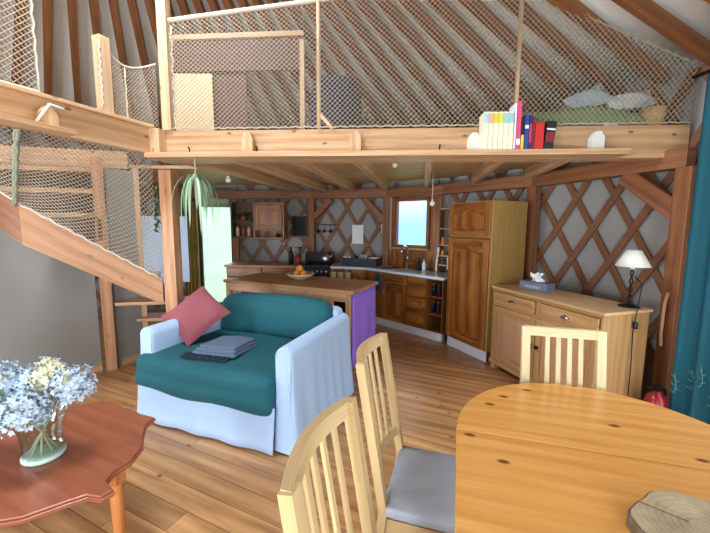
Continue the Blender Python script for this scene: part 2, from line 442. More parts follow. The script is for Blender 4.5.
# ------------------------------------------------------------------ yurt wall, lattice, roof
DT, DZ = 2.65, .335       # half a diamond
def wall(name, a0, a1, z0=0., z1=WH+.075, lattice=True, mat='fabric_wall'):
    root = sroot(name, pol((a0+a1)/2, WR))
    n = max(2, int((a1-a0)/3))
    mb = MB(); mb.grid(lambda u, v: pol(a0+(a1-a0)*u, WR+.02, z0+(z1-z0)*v), n, 6)
    mb.build('wall_fabric', M[mat], root, solid=.01)
    if lattice:
        mb = MB()
        for sg, rad in ((1, WR-.012), (-1, WR-.027)):
            k0 = int((a0-200)/(2*DT))-2
            for k in range(k0, int((a1+200)/(2*DT))+2):
                base = 19.8+k*2*DT      # angle at z = 1.555
                pts = []
                for j in range(41):
                    z = .06+(WH-.1)*j/40; a = base+sg*(z-1.555)/DZ*DT
                    if a0+.3 <= a <= a1-.3 and z0 <= z <= z1: pts.append((a, z))
                if len(pts) < 3: continue
                pts = pts[::4]+([pts[-1]] if (len(pts)-1) % 4 else [])
                for (p, q) in zip(pts[:-1], pts[1:]):
                    P, Q = pol(p[0], rad, p[1]), pol(q[0], rad, q[1])
                    mb.board(P, Q+(Q-P)*.03, .07, .013, up=pol(p[0], 1)-pol(p[0], 0))
        if mb.v: mb.build('lattice', M['lattice'], root)
        bt = MB()
        for k in range(-60, 60):
            for j in range(-4, 5):
                if (k+j) % 2: continue
                a = 19.8+k*DT; z = 1.555+j*DZ
                if a0+1 < a < a1-1 and .1 < z < z1-.05:
                    P = pol(a, WR-.034, z); q = (pol(a, 1)-pol(a, 0))
                    bt.tube([P, P-q*.006], .007, 6)
        if bt.v: bt.build('lattice_bolt', M['steel'], root)
    return root
wall('wall_right', -3, 46.2)
wall('wall_back', 58.6, 97.2)
wall('wall_left', 108.5, 202)
wall('wall_front', 218, 247, lattice=False)
wall('wall_front_1', 263, 289, lattice=False)
wall('wall_front_2', 307, 336, lattice=False)
def wall_opening(name, a0, a1, z0, z1):
    root = sroot(name, pol((a0+a1)/2, WR))
    for lo, hi in ((0, z0), (z1, WH+.075)):
        if hi-lo > .03:
            mb = MB(); mb.grid(lambda u, v: pol(a0+(a1-a0)*u, WR+.02, lo+(hi-lo)*v), 6, 2); mb.build('wall_fabric', M['fabric_wall'], root, solid=.01)
    return root
def window(name, a0, a1, z0, z1, fr=.07, mat='redwood', depth=.1, bars=True, r=WR):
    root = sroot(name, pol((a0+a1)/2, r, z0)); A, B = pol(a0, r), pol(a1, r)
    d = (B-A).normalized(); L = (B-A).length; o = Vector((d.y, -d.x, 0)); inn = (pol((a0+a1)/2, 0)-pol((a0+a1)/2, r)).normalized()
    f = MB(); up = Vector((0, 0, 1))
    f.board(A+up*(z0+fr/2), B+up*(z0+fr/2), depth, fr); f.board(A+up*(z1-fr/2), B+up*(z1-fr/2), depth, fr)
    for s_ in (fr/2, L-fr/2): f.board(A+d*s_+up*(z0+fr), A+d*s_+up*(z1-fr), fr, depth, up=inn)
    f.build('window_frame', M[mat], root, bevel=.004)
    g = MB(); P = A+d*fr+up*(z0+fr); g.add([P, P+d*(L-2*fr), P+d*(L-2*fr)+up*(z1-z0-2*fr), P+up*(z1-z0-2*fr)], [(0, 1, 2, 3)])
    g.build('pane', M['pane'], root)
    return root, A, B, d, inn
for i, (a_, h_, z0, z1, pw) in enumerate(WINDOWS):  # unseen windows added behind the camera to let light in
    wall_opening('wall_front_%d' % (i+4), a_-h_+(0 if a_ > 0 else 360), a_+h_+360, z0, z1)
    window('window_%d' % (i+2), a_-h_, a_+h_, z0, z1)
wall_opening('wall_right_2', 46.2, 48.6, 0, .0001); wall_opening('wall_right_3', 48.6, 58.6, 1.15, 2.1)
wall_opening('wall_right_1', 336, 357, .05, 2.2); window('door_2', 336.3, 356.7, .05, 2.2, .1)

# roof: fabric cone, poles, crown
ceil = sroot('ceiling', (CX, CY, WH)); CR = .62
kz = (AP-WH)/WR
mb = MB(); mb.grid(lambda u, v: pol(360*u, WR+.03+(CR-WR-.03)*v, WH+.07+(AP-WH)*(WR-(WR+(CR-WR)*v))/WR), 96, 4)
mb.build('roof_lining', M['fabric_roof'], ceil, solid=.01)
for k in range(72):
    a = 2.7+5*k; mb = MB()
    P = pol(a, WR-.03, WH-.02); Q = pol(a, CR-.02, AP-kz*CR-.03)
    mb.board(P, Q, .08, .085); mb.build('roof_pole', M['pole'], ceil)
mb = MB(); zc = AP-kz*CR
mb.lathe([(CR-.08, zc-.1), (CR+.02, zc-.1), (CR+.02, zc+.08), (CR-.08, zc+.08), (CR-.08, zc-.1)], (CX, CY, 0), 48)
mb.build('crown_ring', M['pole'], ceil)
for k in range(4):
    mb = MB(); a = 45*k; mb.board(pol(a, CR-.05, zc), pol(a+180, CR-.05, zc), .05, .06); mb.build('crown_spoke', M['pole'], ceil)
mb = MB(); mb.lathe([(CR, zc+.08), (CR*.8, zc+.2), (CR*.4, zc+.27), (.01, zc+.29)], (CX, CY, 0), 32); mb.build('crown_dome', M['pane'], ceil)

# ------------------------------------------------------------------ ring posts and ring beams
RP = 4.38
ANG = [7.7, 28.3, 59.5, 78.5, 97.4]
PL = ['reddish timber post at the right, beside the teal curtain', 'reddish timber post between the tall larder cupboard and the sideboard wall',
      'timber post to the left of the small kitchen window', 'timber post behind the cooker, carrying a diagonal brace', 'timber post beside the glazed garden door and wall cupboard']
def radial(a): return (pol(a, 1)-pol(a, 0))
def brace(a_from, a_to, t0, zlow, root, zt=2.05, w=.1):
    P = pol(a_from, RP, 0); Q = pol(a_to, RP, 0); d = (Q-P).normalized()
    mb = MB(); mb.board(P+d*.04+Vector((0, 0, zlow)), P+d*t0+Vector((0, 0, zt)), .07, w, up=Vector((0, 0, 1))); mb.build('knee_brace', M['redwood'], root, bevel=.004)
for i, a in enumerate(ANG):
    w = .13 if i == 0 else .115
    root = thing('timber_post', PL[i], 'post', pol(a, RP), 0, None, True)
    mb = MB(); mb.box(pol(a, RP, 1.03), (w, w, 2.06), R(a), 2); mb.build('shaft', M['redwood'], root, bevel=.006)
    if i == 0: brace(7.7, 28.3, .5, 1.70, root, 2.06, .15)
    if i == 3: brace(78.5, 59.5, .4, 1.72, root)
    if i == 2: brace(59.5, 78.5, .42, 1.66, root)
rb = thing('ring_beam', 'polygonal timber ring beam running over the posts under the loft floor', 'beam', pol(50, RP, 2.06), 0, None, True)
RA = [7.7, 28.3, 46, 59.5, 78.5, 97.4, 116, 135]
for p, q in zip(RA[:-1], RA[1:]):
    mb = MB(); mb.board(pol(p, RP, 2.135), pol(q, RP, 2.135), .11, .15); mb.build('beam_segment', M['redwood'], rb, bevel=.004)

# ------------------------------------------------------------------ loft
LA, LB = Vector((-1.8, 3.3, 0)), Vector((2.74, 2.98, 0)); LD = (LB-LA).normalized(); LN = Vector((LD.y, -LD.x, 0))   # LN points to the camera
UP = Vector((0, 0, 1)); ZB0, ZB1 = 2.155, 2.42
loft = thing('loft_platform', 'timber loft floor with joists and a deep pine front beam over the kitchen', 'loft', (0, 4.2, 2.1), 0, None, True)
mb = MB(); mb.board(LA-LN*.08+UP*(ZB0+ZB1)/2, LB-LN*.08+UP*(ZB0+ZB1)/2, .16, ZB1-ZB0); mb.build('front_beam', M['pine'], loft, bevel=.005)
SB0, SB1 = Vector((-1.80, 3.21, 0)), Vector((-2.62, 1.3, 0))
mb = MB(); mb.board(SB0+Vector((.0, .06, 0))+UP*2.31+Vector((-.045, 0, 0)), SB1+UP*2.31+Vector((-.045, 0, 0)), .09, .22); mb.build('side_beam', M['pine'], loft, bevel=.005)
mb = MB(); mb.board(SB0+UP*2.43+Vector((-.03, 0, 0)), SB1+UP*2.43+Vector((-.03, 0, 0)), .13, .025); mb.build('side_beam_cap', M['pine_pale'], loft, bevel=.003)
mb = MB(); mb.box((-1.80, 3.26, 2.29), (.13, .12, .26), R(-4), 2); mb.build('corner_block', M['pine_pale'], loft, bevel=.004)
def ray_to_ring(P, d, r=RP-.02):
    x, y = P.x-CX, P.y-CY; b = x*d.x+y*d.y; c = x*x+y*y-r*r
    return P+d*(-b+math.sqrt(b*b-c))
JD = Vector((.19, .98, 0)).normalized()
for x0 in (-1.68, -1.15, -.62, -.02, .65, 1.3, 1.86):
    P = Vector((x0, LA.y+(x0-LA.x)*LD.y/LD.x, 0))-LN*.1; Q = ray_to_ring(P, JD)
    mb = MB(); mb.board(P+UP*2.235, Q+UP*2.235, .07, .15); mb.build('joist', M['pine'], loft, bevel=.003)
deck = [LA-LN*.02, LB-LN*.02]+[pol(a, WR-.1) for a in range(10, 137, 4)]+[Vector((-3.2, 4.75, 0)), Vector((-1.86, 4.75, 0))]
mb = MB(); mb.prism([(p.x, p.y) for p in deck], 2.312, 2.352, g=(LD.x, LD.y, 0)); mb.build('floorboards', M['deck'], loft)

# corner post (down to the floor and up past the rail)
root = thing('corner_post', 'tall pine post at the loft corner, rising past the rail behind the sofa', 'post', (-1.76, 3.33, 0), 0, None, True)
mb = MB(); mb.box((-1.76, 3.36, 1.04), (.12, .12, 2.08), R(-4), 2); mb.build('lower_shaft', M['post'], root, bevel=.006)
mb = MB(); mb.box((-1.70, 3.31, 2.98), (.085, .085, 1.12), R(-4), 2); mb.build('upper_shaft', M['pine_pale'], root, bevel=.005)

# front shelf on the loft beam
SA, SBp = Vector((-1.84, 3.128, 0)), Vector((2.175, 2.842, 0))
sh = thing('loft_shelf', 'long narrow pine shelf fixed along the front of the loft beam', 'shelf', (.17, 3.05, 2.155), 0, None, True)
sd = (SBp-SA).normalized(); sn = Vector((sd.y, -sd.x, 0))
mb = MB(); mb.board(SA-sn*.088+UP*2.178, SBp-sn*.088+UP*2.178, .176, .044); mb.build('shelf_board', M['pine'], sh, bevel=.003)
for x0, z1, pal in ((-.95, 2.385, 0), (0.0, 2.385, 0), (1.0, 2.36, 1), (1.99, 2.36, 1)):
    P = Vector((x0, LA.y+(x0-LA.x)*LD.y/LD.x, 0))+LN*.035
    h = z1-2.2; w = .05
    mb = MB(); mb.prism([(-w, 0), (w, 0), (w, h*.72), (w*.45, h), (-w*.45, h), (-w, h*.72)], -.033, .033, (0, 1, 0), P+UP*2.2, (LD, UP, LN))
    mb.build('bracket', M['white_paint' if pal else 'pine'], sh, bevel=.003)
for x0 in (-1.5, -.88, .72):
    P = Vector((x0, LA.y+(x0-LA.x)*LD.y/LD.x, 0))+LN*.02
    mb = MB(); mb.tube([P+UP*2.2, P+UP*2.25, P+UP*2.27+LN*.012, P+UP*2.26+LN*.025], .006, 6); mb.build('hook', M['iron'], sh)
# short shelf on the side beam
ss = thing('side_shelf', 'short pine shelf with a white bracket on the left loft beam', 'shelf', (-2.05, 2.4, 2.2), 0, None, True)
SD = (SB1-SB0).normalized(); SN = Vector((-SD.y, SD.x, 0))
P0, P1 = SB0+SD*.70+SN*.1, SB0+SD*2.0+SN*.1
mb = MB(); mb.board(P0+UP*2.2, P1+UP*2.2, .16, .03); mb.build('shelf_board', M['pine'], ss, bevel=.003)
mb = MB(); Q = SB0+SD*.80+SN*.02; mb.prism([(-.05, 0), (.05, 0), (.05, .1), (.02, .14), (-.02, .14), (-.05, .1)], -.0, .05, (0, 1, 0), Q+UP*2.215, (SD, UP, SN)); mb.build('bracket', M['pine_pale'], ss, bevel=.003)
mb = MB(); Q2 = Q+SN*.055; mb.tube([Q2-SD*.08+UP*2.36, Q2+UP*2.37, Q2+SD*.09+SN*.02+UP*2.24], .009, 6); mb.build('metal_strap', M['white'], ss)

# loft railing with net
BT = ZB1
def roofz(x, y): return AP-kz*math.hypot(x-CX, y-CY)
rail = thing('loft_railing', 'loft railing of cream netting strung between thin poles above the front beam', 'railing', (.4, 3.2, BT), 0, None, True)
NA = Vector((-1.645, 3.282, 0)); NB = Vector((2.72, 2.975, 0))
NL = (NB-NA).length
def topz(x): return min(3.34+.09*(x+1.65), 4.2)
def S(u, v):
    P = NA+(NB-NA)*u+LN*(.02*math.sin(v*PI))
    return P+UP*(BT+.005+(topz(P.x)-BT)*v)
mb = net_mesh(S, 100, 26, .0029, keep=lambda p: p.z < roofz(p.x, p.y)-.03)
mb.build('net', M['net'], rail)
mb = MB(); pts = [S(u/40, 1) for u in range(41)]; pts = [p for p in pts if p.z < roofz(p.x, p.y)-.04]; mb.tube(pts, .018, 8); mb.build('top_rail', M['rope_white'], rail)
mb = MB(); mb.tube([NA+(NB-NA)*(i/120)+LN*(.03+.004*math.sin(i*1.7))+UP*(BT+.008+.006*math.sin(i*2.3)) for i in range(121)], .006, 6); mb.build('edge_rope', M['net'], rail)
mb = MB(); mb.tube([p for p in (lambda L: [Vector((q.x, q.y, roofz(q.x, q.y)-.045)) for q in L if roofz(q.x, q.y)-.045 < topz(q.x) and roofz(q.x, q.y)-.045 > BT])([NA+(NB-NA)*(i/60) for i in range(61)])], .006, 6); mb.build('side_rope', M['net'], rail)
for x0 in (-.325, 1.34):
    P = NA+(NB-NA)*((x0-NA.x)/(NB.x-NA.x)); z1 = min(topz(x0)+.02, roofz(x0, P.y)-.1)
    mb = MB(); mb.tube([P+UP*BT, P+UP*z1], .017, 8); mb.build('pole', M['pine_pale'], rail)
P = NA+(NB-NA)*((-.325-NA.x)/(NB.x-NA.x)); mb = MB(); mb.board(P+UP*(BT+.12)+LD*.01, P+UP*BT+LD*.12, .02, .03); mb.build('pole_brace', M['pine_pale'], rail)
mb = MB(); P = NA+LD*.02
mb.tube([P+UP*(BT+.02+i*.045)+LD*(.009*math.sin(i*2.1)) for i in range(20)], .008, 6); mb.build('lashing', M['rope_white'], rail)

# side railing: short post and net to the corner post, plus far-left net
sr = thing('side_railing', 'short stub post and slack netting on the side loft beam', 'railing', (-1.95, 2.9, BT), 0, None, True)
Q = SB0+SD*.37-SN*.03
mb = MB(); mb.box(Q+UP*(BT+.3), (.085, .085, .58), R(-20), 2); mb.build('stub_post', M['pine_pale'], sr, bevel=.008)
E0, E1 = Q-SD*.05+UP*0, Vector((-1.77, 3.27, 0))
def S2(u, v):
    P = lerp(E0, E1, u); zt = BT+.50+.06*u-.06*math.sin(u*PI)
    return P+UP*(BT+.02+(zt-BT-.02)*v)-SN*(.06*math.sin(u*PI))
net_mesh(S2, 14, 15, .0026).build('net', M['net'], sr)
mb = MB(); mb.tube([S2(i/16, 1) for i in range(17)], .008, 6); mb.build('edge_rope', M['rope_white'], sr)
mb = MB(); mb.tube([S2(.4, i/12)+SN*.004*math.sin(i*2) for i in range(13)], .007, 6); mb.build('lashing', M['rope_white'], sr)
mb = MB(); mb.tube([Q-SD*.045*math.cos(0)+SN*.046+SD*.09+UP*(BT+.05+i*.02)+SD*.008*math.sin(i*2.2) for i in range(25)], .006, 5); mb.build('post_lashing', M['rope_white'], sr)
sr2 = thing('gallery_net', 'dense netting panel on the side beam in the top left corner', 'net', (-2.3, 2.0, BT), 0, None, True)
E2, E3 = SB0+SD*.80-SN*.03, SB0+SD*2.0-SN*.03
def S3(u, v): return lerp(E2, E3, u)+UP*(BT+.04+1.1*v)-SN*.03*math.sin(u*PI)
net_mesh(S3, 32, 28, .0028).build('net', M['net'], sr2)
mb = MB(); mb.tube([S3(0, i/20)+SD*.006*math.sin(i*3) for i in range(21)], .007, 6); mb.build('edge_rope', M['rope_white'], sr2)
mb = MB(); mb.tube([S3(i/20, 0) for i in range(21)], .012, 6); mb.build('bottom_rope', M['rope_white'], sr2)

# ------------------------------------------------------------------ stairs
st = thing('staircase', 'open pine staircase turning up to the loft beside the grey wall', 'staircase', (-2.3, 3.4, 0), 0, None, True)
def plank_poly(poly, th, origin_xy0, xy1, mat, name, inward):
    """poly in (distance along xy0->xy1, z)"""
    a = Vector((*origin_xy0, 0)); d = (Vector((*xy1, 0))-a).normalized(); nn = Vector((-d.y, d.x, 0))
    if nn.dot(Vector(inward)) < 0: nn = -nn
    e = (Vector((poly[2][0], poly[2][1]))-Vector((poly[1][0], poly[1][1]))).normalized()
    mb = MB(); mb.prism(poly, 0, th, (e.x, e.y, 0), a, (d, UP, nn)); return mb.build(name, mat, st, bevel=.005)
T0, T1 = (-1.85, 3.33), (-2.73, 2.87); TL = math.dist(T0, T1)
plank_poly([(0, .80), (0, 1.06), (TL, 1.735), (TL, 1.405)], .05, T0, T1, M['post'], 'stringer', (-.3, 1, 0))
T2 = (-3.7, 3.05); TL2 = math.dist(T1, T2)
plank_poly([(0, 1.405), (0, 1.735), (TL2, 2.32), (TL2, 2.0)], .05, T1, T2, M['redwood'], 'stringer', (0, 1, 0))  # darker wood colour puts shade on this turned stringer
sdv = (Vector((*T1, 0))-Vector((*T0, 0))).normalized(); snv = Vector((-sdv.y, sdv.x, 0)); snv = snv if snv.y > 0 else -snv
for t, z in ((.04, 1.03), (.35, 1.22), (.64, 1.40)):
    A = Vector((*T0, 0))+sdv*(t*TL)+snv*.05
    mb = MB(); mb.board(A+sdv*.13+UP*z, A+sdv*.13+snv*.72+UP*z, .27, .035, up=UP); mb.build('tread', M['pine'], st, bevel=.004)
for z, c in ((.72, (-2.25, 3.88)), (.48, (-2.18, 4.12)), (.24, (-2.11, 4.36))):
    mb = MB(); mb.box((c[0], c[1], z), (.72, .27, .035), R(10), 0); mb.build('tread', M['pine'], st, bevel=.004)
# upper treads, seen square on above the stringer
def tread_up(x0, y0, x1, y1, z):
    mb = MB(); mb.board((x0, y0, z), (x1, y1, z), .3, .045); mb.build('tread', M['pine'], st, bevel=.004)
    mb = MB(); mb.board((x0, y0+.14, z-.13), (x1, y1+.14, z-.13), .02, .215); mb.build('shade_board', M['darkbrown'], st)  # dark boards stand in for the shade behind the treads
tread_up(-2.62, 3.5, -4.2, 3.1, 1.66); tread_up(-2.66, 3.78, -4.3, 3.36, 1.91); tread_up(-2.7, 4.1, -4.4, 3.66, 2.16)
mb = MB(); mb.board((-2.72, 4.3, 2.33), (-4.3, 3.9, 2.33), .05, .2); mb.build('landing_edge', M['pine'], st, bevel=.004)
root = thing('stair_post', 'pine post standing at the end of the grey stair wall', 'post', (-2.68, 3.7, 0), 0, None, True)
mb = MB(); mb.box((-2.655, 3.68, 1.13), (.1, .1, 2.26), R(35), 2); mb.build('shaft', M['post'], root, bevel=.005)
mb = MB(); mb.box((-2.5, 4.06, 1.1), (.06, .08, 2.2), R(35), 2); tag(mb.build('door_jamb_post', M['pine'], None, bevel=.004), 'slim pine upright to the right of the grey panel beside the stairs', 'post')

# grey partition under the stairs
gw = sroot('wall_stair', (-3.0, 3.2, 0)); G0, G1 = Vector((-2.72, 3.62, 0)), Vector((-3.75, 2.1, 0)); GL = (G1-G0).length
gd = (G1-G0).normalized(); gn = Vector((-gd.y, gd.x, 0)); gn = gn if gn.x > 0 else -gn
mb = MB(); mb.prism([(0, 0), (GL, 0), (GL, 2.0), (.8, 1.62), (.45, 1.42), (0, 1.18)], -.05, 0, (1, 0, 0), G0, (gd, UP, gn)); mb.build('partition_panel', M['grey_wall'], gw)
mb = MB(); mb.board(G0+gn*.008+UP*.045, G1+gn*.008+UP*.045, .016, .09); struct('baseboard_stair', mb, M['pine'], bevel=.003)
mb = MB(); mb.board((-2.62, 3.74, 1.08), (-2.51, 4.02, 1.08), .03, 2.16); struct('wall_panel', mb, M['grey_wall'])
mb = MB(); mb.board((-2.60, 3.76, .045), (-2.5, 4.02, .045), .05, .09); struct('baseboard_left', mb, M['pine'])
# stair netting
sn_ = thing('stair_net', 'cream safety netting hung from the side beam down to the stair stringer', 'net', (-2.2, 3.0, 1.2), 0, None, True)
B0, B1 = SB0+UP*2.2+Vector((-.03, .02, 0)), SB0+SD*.95+UP*2.2
C0, C1 = Vector((-1.87, 3.30, 1.075)), Vector((-2.73, 2.85, 1.75))
def S4(u, v): return lerp(lerp(C0, C1, u), lerp(B0, B1, u), v)
net_mesh(S4, 24, 24, .0032).build('net', M['net'], sn_)
C2, B2 = Vector((-3.6, 3.0, 2.25)), SB0+SD*1.9+UP*2.2
def S5(u, v): return lerp(lerp(C1, C2, u), lerp(B1, B2, u), v)
net_mesh(S5, 22, 16, .0032).build('net', M['net'], sn_)
mb = MB(); mb.tube([lerp(C0, C1, i/24)+UP*.008*math.sin(i*2.4) for i in range(25)]+[lerp(C1, C2, i/14) for i in range(1, 15)], .008, 6); mb.build('edge_rope', M['rope_white'], sn_)
mb = MB()
for o_ in (0, 1):
    mb.tube([lerp(C1, B1, i/14)+Vector((.012*math.sin(i*1.3+o_*3), -.01, 0))+UP*(-.03) for i in range(15)], .013, 6)
mb.build('gathered_rope', M['rope_green'], sn_)

# ------------------------------------------------------------------ glazed door at the back left
dr, A, B, d, inn = window('door_1', 97.9, 106.3, .02, 2.2, .07, 'darkbrown', .09, r=WR-.03)
mb = MB(); P = A+d*.07+inn*.03; L = (B-A).length-.14
mb.grid(lambda u, v: P+d*(L*u)+UP*(1.90+.24*v)+inn*(.01*math.sin(v*14)), 6, 12); mb.build('roller_blind', M['blind'], dr, solid=.004)
mb = MB(); mb.box(A+d*.035+inn*.07+UP*1.0, (.03, .03, .14), 0, 2); mb.build('door_handle', M['iron'], dr)
root = wall_opening('wall_back_1', 97.2, 108.5, 0, 2.2)
for a0, a1 in ((96.9, 97.9), (106.3, 109.5)):
    mb = MB(); mb.board(pol(a0, WR-.06, 1.06), pol(a1, WR-.06, 1.06), .1, 2.12, up=UP); mb.build('door_jamb', M['darkbrown'], root)
cu_ = MB(); P0, P1 = pol(106.0, WR-.2), pol(108.8, WR-.22)
cu_.grid(lambda u, v: lerp(P0, P1, u)+Vector((0, -.03*math.sin(u*PI*7), 0))+UP*(.04+1.95*v), 40, 8)
tag(cu_.build('door_curtain', M['curtain_gold'], None, solid=.004), 'mottled gold and brown curtain drawn to the left of the glazed door', 'curtain')

# kitchen window bay: wooden boards around a small window
bay = sroot('wall_window_bay', pol(52.5, WR-.2))
BA, BB = pol(58.5, RP+.02), pol(46.8, RP+.02); bd = (BB-BA).normalized(); BLn = (BB-BA).length; bi = Vector((-bd.y, bd.x, 0)); bi = bi if bi.dot(pol(52, 0)-pol(52, 1)) > 0 else -bi
w0, w1, wz0, wz1 = .085, .72, 1.22, 2.03
for s0, s1, z0, z1 in ((0, BLn, .7, wz0), (0, w0, wz0, wz1), (w1, BLn, wz0, wz1), (0, BLn, wz1, 2.06)):
    n = max(1, round((s1-s0)/.095))
    mb = MB()
    for i in range(n):
        x0 = s0+(s1-s0)*i/n+.0015; x1 = s0+(s1-s0)*(i+1)/n-.0015
        P = BA+bd*(x0+x1)/2+UP*(z0+z1)/2
        mb.box(P, (x1-x0, .02, z1-z0), math.atan2(bd.y, bd.x), 2)
    mb.build('wall_board', M['oak'], bay)
wr_ = sroot('window_1', BA+bd*.4+UP*wz0)
f = MB(); fr = .05; X0, X1 = BA+bd*w0+bi*.02, BA+bd*w1+bi*.02
f.board(X0+UP*(wz0+fr/2), X1+UP*(wz0+fr/2), .08, fr); f.board(X0+UP*(wz1-fr/2), X1+UP*(wz1-fr/2), .08, fr)
for s_ in (fr/2, w1-w0-fr/2): f.board(X0+bd*s_+UP*wz0, X0+bd*s_+UP*wz1, fr, .08, up=bi)
f.build('window_frame', M['redwood'], wr_, bevel=.004)
f = MB(); f.board(X0+bi*.05-bd*.02+UP*(wz0-.01), X1+bi*.05+bd*.02+UP*(wz0-.01), .13, .025); f.build('window_sill', M['pine'], wr_, bevel=.003)
g = MB(); P = X0+bd*fr+UP*(wz0+fr)-bi*.01; Lg = w1-w0-2*fr; Hg = wz1-wz0-2*fr; g.add([P, P+bd*Lg, P+bd*Lg+UP*Hg, P+UP*Hg], [(0, 1, 2, 3)]); g.build('pane', M['pane'], wr_)

# ------------------------------------------------------------------ teal curtain on the right
tcu = thing('teal_curtain', 'long teal curtain hanging beside the right timber post', 'curtain', (2.52, 2.35, .03), 0, None, True)
K0, K1 = Vector((2.47, 2.60, 0)), Vector((2.56, 1.95, 0)); kd = (K1-K0).normalized(); kn = Vector((-kd.y, kd.x, 0)); kn = kn if kn.x < 0 else -kn
def SC(u, v): return lerp(K0, K1, u)+kn*(.035*math.sin(u*PI*9)*(.6+.4*(1-v)))+UP*(.03+2.62*v)
mb = MB(); mb.grid(SC, 72, 14); mb.build('curtain_cloth', M['teal_curtain'], tcu, solid=.005)
mb = MB(); mb.tube([lerp(K0, K1, -.15)+UP*2.67, lerp(K0, K1, 1.1)+UP*2.67], .014, 8); mb.build('curtain_rod', M['iron'], tcu)
mb = MB(); rs = random.Random(5)
for k in range(7):
    u = .08+.12*k; z = .30+.06*(k % 3)
    base = SC(u, z/2.62)+kn*.012
    mb.tube([base+UP*(.03*i)+kd*(.01*math.sin(i*.9)) for i in range(6)], .002, 4)
    for i in range(5):
        q = base+UP*(.03*i); mb.tube([q, q+kd*(.03 if i % 2 else -.03)+UP*.012+kn*.004], .002, 4)
mb.build('embroidered_sprig', plain('embroidery', '#8fae9c', .9), tcu)

# ------------------------------------------------------------------ kitchen
def frame_of(P, Q):
    P, Q = Vector((*P, 0)), Vector((*Q, 0)); d = (Q-P).normalized(); return P, math.atan2(d.y, d.x), (Q-P).length
def arch_poly(x0, x1, z0, z1, rise, n=10):
    """panel outline with a cathedral top"""
    p = [(x0, z0), (x1, z0)]
    for i in range(n+1):
        t = i/n; x = x1+(x0-x1)*t; a = abs(2*t-1)
        p.append((x, z1-rise*(1 if a > .72 else (a/.72)**2.2)))
    return p
def door(root, x0, x1, z0, z1, y=0., mat='oak', arch=.0, handle='r', st=.06, hmat='steel', name='door'):
    """frame and raised panel facing local -y"""
    m = MB(); th = .022
    m.box(((x0+st/2), y-th/2, (z0+z1)/2), (st, th, z1-z0), 0, 2); m.box(((x1-st/2), y-th/2, (z0+z1)/2), (st, th, z1-z0), 0, 2)
    m.box(((x0+x1)/2, y-th/2, z0+st/2), (x1-x0-2*st, th, st), 0, 0)
    if arch:
        n = 12; ax0, ax1 = x0+st, x1-st; zt = z1; zb = z1-st*1.0
        top = []
        for i in range(n+1):
            t = i/n; a = abs(2*t-1); top.append((ax0+(ax1-ax0)*t, zb-arch*(1 if a > .72 else (a/.72)**2.2)))
        m.prism([(ax1, zt), (ax0, zt)]+top, -th, 0, (1, 0, 0), (0, y, 0), ((1, 0, 0), (0, 0, 1), (0, 1, 0)))
    else: m.box(((x0+x1)/2, y-th/2, z1-st/2), (x1-x0-2*st, th, st), 0, 0)
    d = m.build(name, M[mat], root, bevel=.003)
    m = MB(); g = .022
    px0, px1, pz0, pz1 = x0+st, x1-st, z0+st, z1-st
    m.prism(arch_poly(px0, px1, pz0, pz1, arch), -.008, 0, (0, 1, 0), (0, y, 0), ((1, 0, 0), (0, 0, 1), (0, 1, 0)))
    m.prism(arch_poly(px0+g, px1-g, pz0+g, pz1-g, arch), -.017, -.008, (0, 1, 0), (0, y, 0), ((1, 0, 0), (0, 0, 1), (0, 1, 0)))
    m.build('raised_panel', M[mat], d, bevel=.005)
    if handle:
        hx = x1-st/2 if handle == 'r' else x0+st/2
        m = MB(); zc = z1-.13 if z1 < 1.0 else z0+.2
        m.tube([(hx, y-th, zc-.045), (hx, y-th-.025, zc-.04), (hx, y-th-.025, zc+.04), (hx, y-th, zc+.045)], .006, 6); m.build('handle', M[hmat], d)
    return d
def drawer(root, x0, x1, z0, z1, y=0., mat='oak', knob=True, kmat='steel', cup=False):
    m = MB(); m.box(((x0+x1)/2, y-.011, (z0+z1)/2), (x1-x0, .022, z1-z0), 0, 0)
    m.box(((x0+x1)/2, y-.025, (z0+z1)/2), (x1-x0-.06, .008, z1-z0-.05), 0, 0)
    d = m.build('drawer', M[mat], root, bevel=.004)
    if knob:
        m = MB(); c = ((x0+x1)/2, y-.028, (z0+z1)/2)
        if cup:
            m.grid(lambda u, v: (c[0]+.04*math.cos(PI*u), c[1]-.022*math.sin(PI*v/2)*1.0, c[2]-.01+.028*math.sin(PI*u)*math.cos(PI*v/2)), 12, 6); m.build('cup_handle', M[kmat], d, solid=.003)
        else:
            m.tube([(c[0]-.045, c[1], c[2]), (c[0]-.04, c[1]-.022, c[2]), (c[0]+.04, c[1]-.022, c[2]), (c[0]+.045, c[1], c[2])], .006, 6); m.build('handle', M[kmat], d)
    return d
def carcass(root, w, dp, z0, z1, mat='oak_dark', y0=0.0):
    m = MB(); t = .018
    m.box((t/2, y0+dp/2, (z0+z1)/2), (t, dp, z1-z0), 0, 2); m.box((w-t/2, y0+dp/2, (z0+z1)/2), (t, dp, z1-z0), 0, 2)
    m.box((w/2, y0+dp/2, z0+t/2), (w-2*t, dp, t), 0, 0); m.box((w/2, y0+dp/2, z1-t/2), (w-2*t, dp, t), 0, 0); m.box((w/2, y0+dp-t/2, (z0+z1)/2), (w-2*t, t, z1-z0-2*t), 0, 2)
    return m.build('carcass', M[mat], root)
CZ0, CZ1, WT = .12, .862, .9
